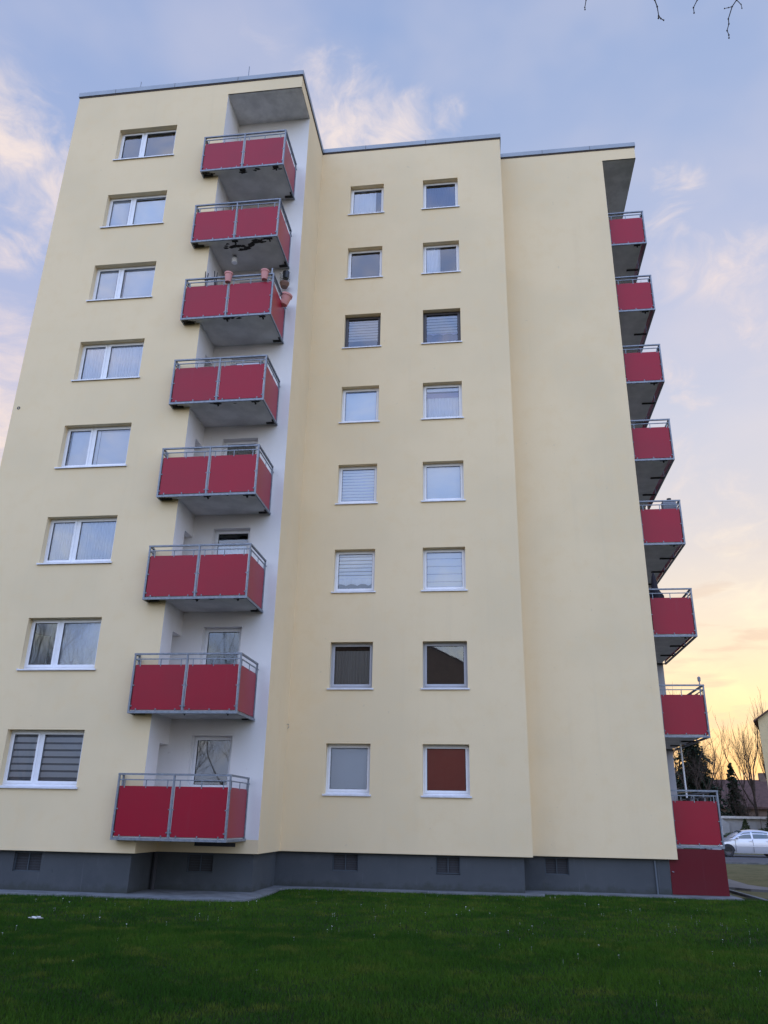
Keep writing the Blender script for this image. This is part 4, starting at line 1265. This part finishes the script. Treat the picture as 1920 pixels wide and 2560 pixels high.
def house(loc, w, d, he, hr, wall, roof, label, rz=0, along='x', wins=(), chim=True, group=None, ax=0, hl=None):
    """ridge along x ('x') or y ('y'); walls w x d, eaves he, ridge hr"""
    t = thing('house', loc, label, 'house', group, rz=rz)
    wb = MB()
    if along == 'x':
        wb.xprism([(-d / 2, 0), (d / 2, 0), (d / 2, he), (0, hr - .18), (-d / 2, he)], -w / 2, w / 2)
        rb = MB(); o = .35; sl = (hr - he) / (d / 2)
        rb.xprism([(-d / 2 - o, he - sl * o), (0, hr), (d / 2 + o, he - sl * o), (d / 2 + o, he - sl * o - .02), (0, hr - .17), (-d / 2 - o, he - sl * o - .18)], -w / 2 - .25, w / 2 + .25)
    else:
        hl = he if hl is None else hl
        wb.yprism([(-w / 2, 0), (w / 2, 0), (w / 2, he), (ax, hr - .18), (-w / 2, hl)], -d / 2, d / 2)
        rb = MB(); o = .3; sl = (hr - he) / (w / 2 - ax); s2 = (hr - hl) / (w / 2 + ax)
        rb.yprism([(-w / 2 - o, hl - s2 * o - .11), (ax, hr - .11), (w / 2 + o, he - sl * o - .11), (w / 2 + o, he - sl * o), (ax, hr), (-w / 2 - o, hl - s2 * o)], -d / 2 - .2, d / 2 + .2)
    obj('wall', wb, wall, t, loc=(0, 0, 0), world=False)
    ro = obj('roof', rb, roof, t, loc=(0, 0, 0), world=False)
    if chim: obj('chimney', MB().box(w * .2, w * .2 + .6, -.3, .3, hr - 1.0, hr + .7), 'brown_wall', ro, loc=(0, 0, 0), world=False)
    for (x, y, z, ww, hh) in wins:      # on the face at y
        f = MB(); sg = -1 if y < 0 else 1
        ring(f, x - ww / 2, x + ww / 2, z, z + hh, .07, .07, .07, .07, min(y, y + sg * .03), max(y, y + sg * .03))
        fo = obj('window', f, 'frame_white', t, loc=(0, 0, 0), world=False)
        obj('pane', MB().box(x - ww / 2 + .07, x + ww / 2 - .07, min(y, y + sg * .015), max(y, y + sg * .015), z + .07, z + hh - .07), 'far_glass', fo, loc=(0, 0, 0), world=False)
    return t


house((31.84, 44.6, GZ), 12.2, 10, 8.85, 13.0, 'pale_wall', 'brown_roof', 'yellow gabled house cut off by the right edge of the picture', rz=math.radians(-20), along='y', wins=[(2, -5, 1.5, 1.3, 1.3), (2, -5, 4.4, 1.3, 1.3), (-1.5, -5, 4.4, 1.2, 1.3)])
for i, (x, y, w, he, hr, lb_) in enumerate(((16.5, 76, 15, 3.4, 6.0, 'low brown house behind the broad conifer'), (31.0, 74, 13.5, 3.6, 6.2, 'low brown house with long roof right of the small bare tree'), (46, 76, 14, 3.2, 6.2, 'low brown house behind the yellow gabled house'))):
    house((x, y, GZ), w, 9, he, hr, 'brown_wall', 'brown_roof', lb_, wins=[(-3, -4.5, 1.0, 1.2, 1.2), (2.5, -4.5, 1.0, 1.2, 1.2)], group='low brown houses in the background')
for i, x in enumerate((23.9, 26.9)):
    g = thing('garage', (x, 50.5, GZ), 'white flat roofed garage behind the ' + ('cone shaped shrub' if i == 0 else 'dark spreading spruce'), 'garage', 'white garages behind the car')
    obj('wall', MB().box(-1.48, 1.48, -2.5, 2.5, 0, 2.15), 'garage', g, loc=(0, 0, 0), world=False)
    obj('roof', MB().box(-1.495, 1.495, -2.7, 2.6, 2.15, 2.32), 'concrete', g, loc=(0, 0, 0), world=False)
    obj('door', MB().box(-1.2, 1.2, -2.53, -2.5, 0, 1.95), 'garage_door', g, loc=(0, 0, 0), world=False)
sh = thing('shed', (21.6, 49.0, GZ), 'pale shed with a sloping end left of the cone shaped shrub', 'shed')
obj('wall', MB().yprism([(-1.6, 0), (1.45, 0), (1.45, 1.75), (.75, 2.35), (-1.6, 2.35)], -1.2, 1.2), 'garage_door', sh, loc=(0, 0, 0), world=False)
obj('window', MB().box(.3, .95, -1.23, -1.2, .9, 1.6), 'frame_white', sh, loc=(0, 0, 0), world=False)
obj('hedge', MB().box(-30, 18.6, 38.5, 39.3, GZ, 1.2), 'hedge', label='clipped dark hedge beyond the road, mostly hidden by the building', cat='hedge')

# behind the viewer: gabled houses and bare trees that the lower windows mirror
house((1.0, -40, GZ), 21, 11, 9.0, 17.3, 'brick_wall', 'brown_roof', 'tall brown gabled house mirrored in the lower windows', along='y', ax=-6.5, hl=14.0, chim=False)
house((-31, -40, GZ), 20, 11, 4.6, 9.4, 'brick_wall', 'brown_roof', 'low gabled house mirrored in the lowest wide window', along='y')
for x, y, h, sd, lb_ in ((-15.0, -30, 17, 41, 'tallest bare tree mirrored at the left of the lowest loggia windows'), (-9.9, -30.5, 15, 44, 'bare tree mirrored at the right of the lowest loggia windows'),
                         (-15.6, -33.5, 14, 46, 'bare tree standing farthest back of those mirrored in the loggia windows')):
    bare_tree((x, y, GZ), h, sd, lb_, spread=1.25, rad=.10, trunk=.07, depth=6, group='bare trees mirrored in the windows')
bare_tree((-19.3, -23, GZ), 15, 43, 'bare tree mirrored in the second floor left window', spread=.95, rad=.13, trunk=.14, depth=6, group='bare trees mirrored in the windows')
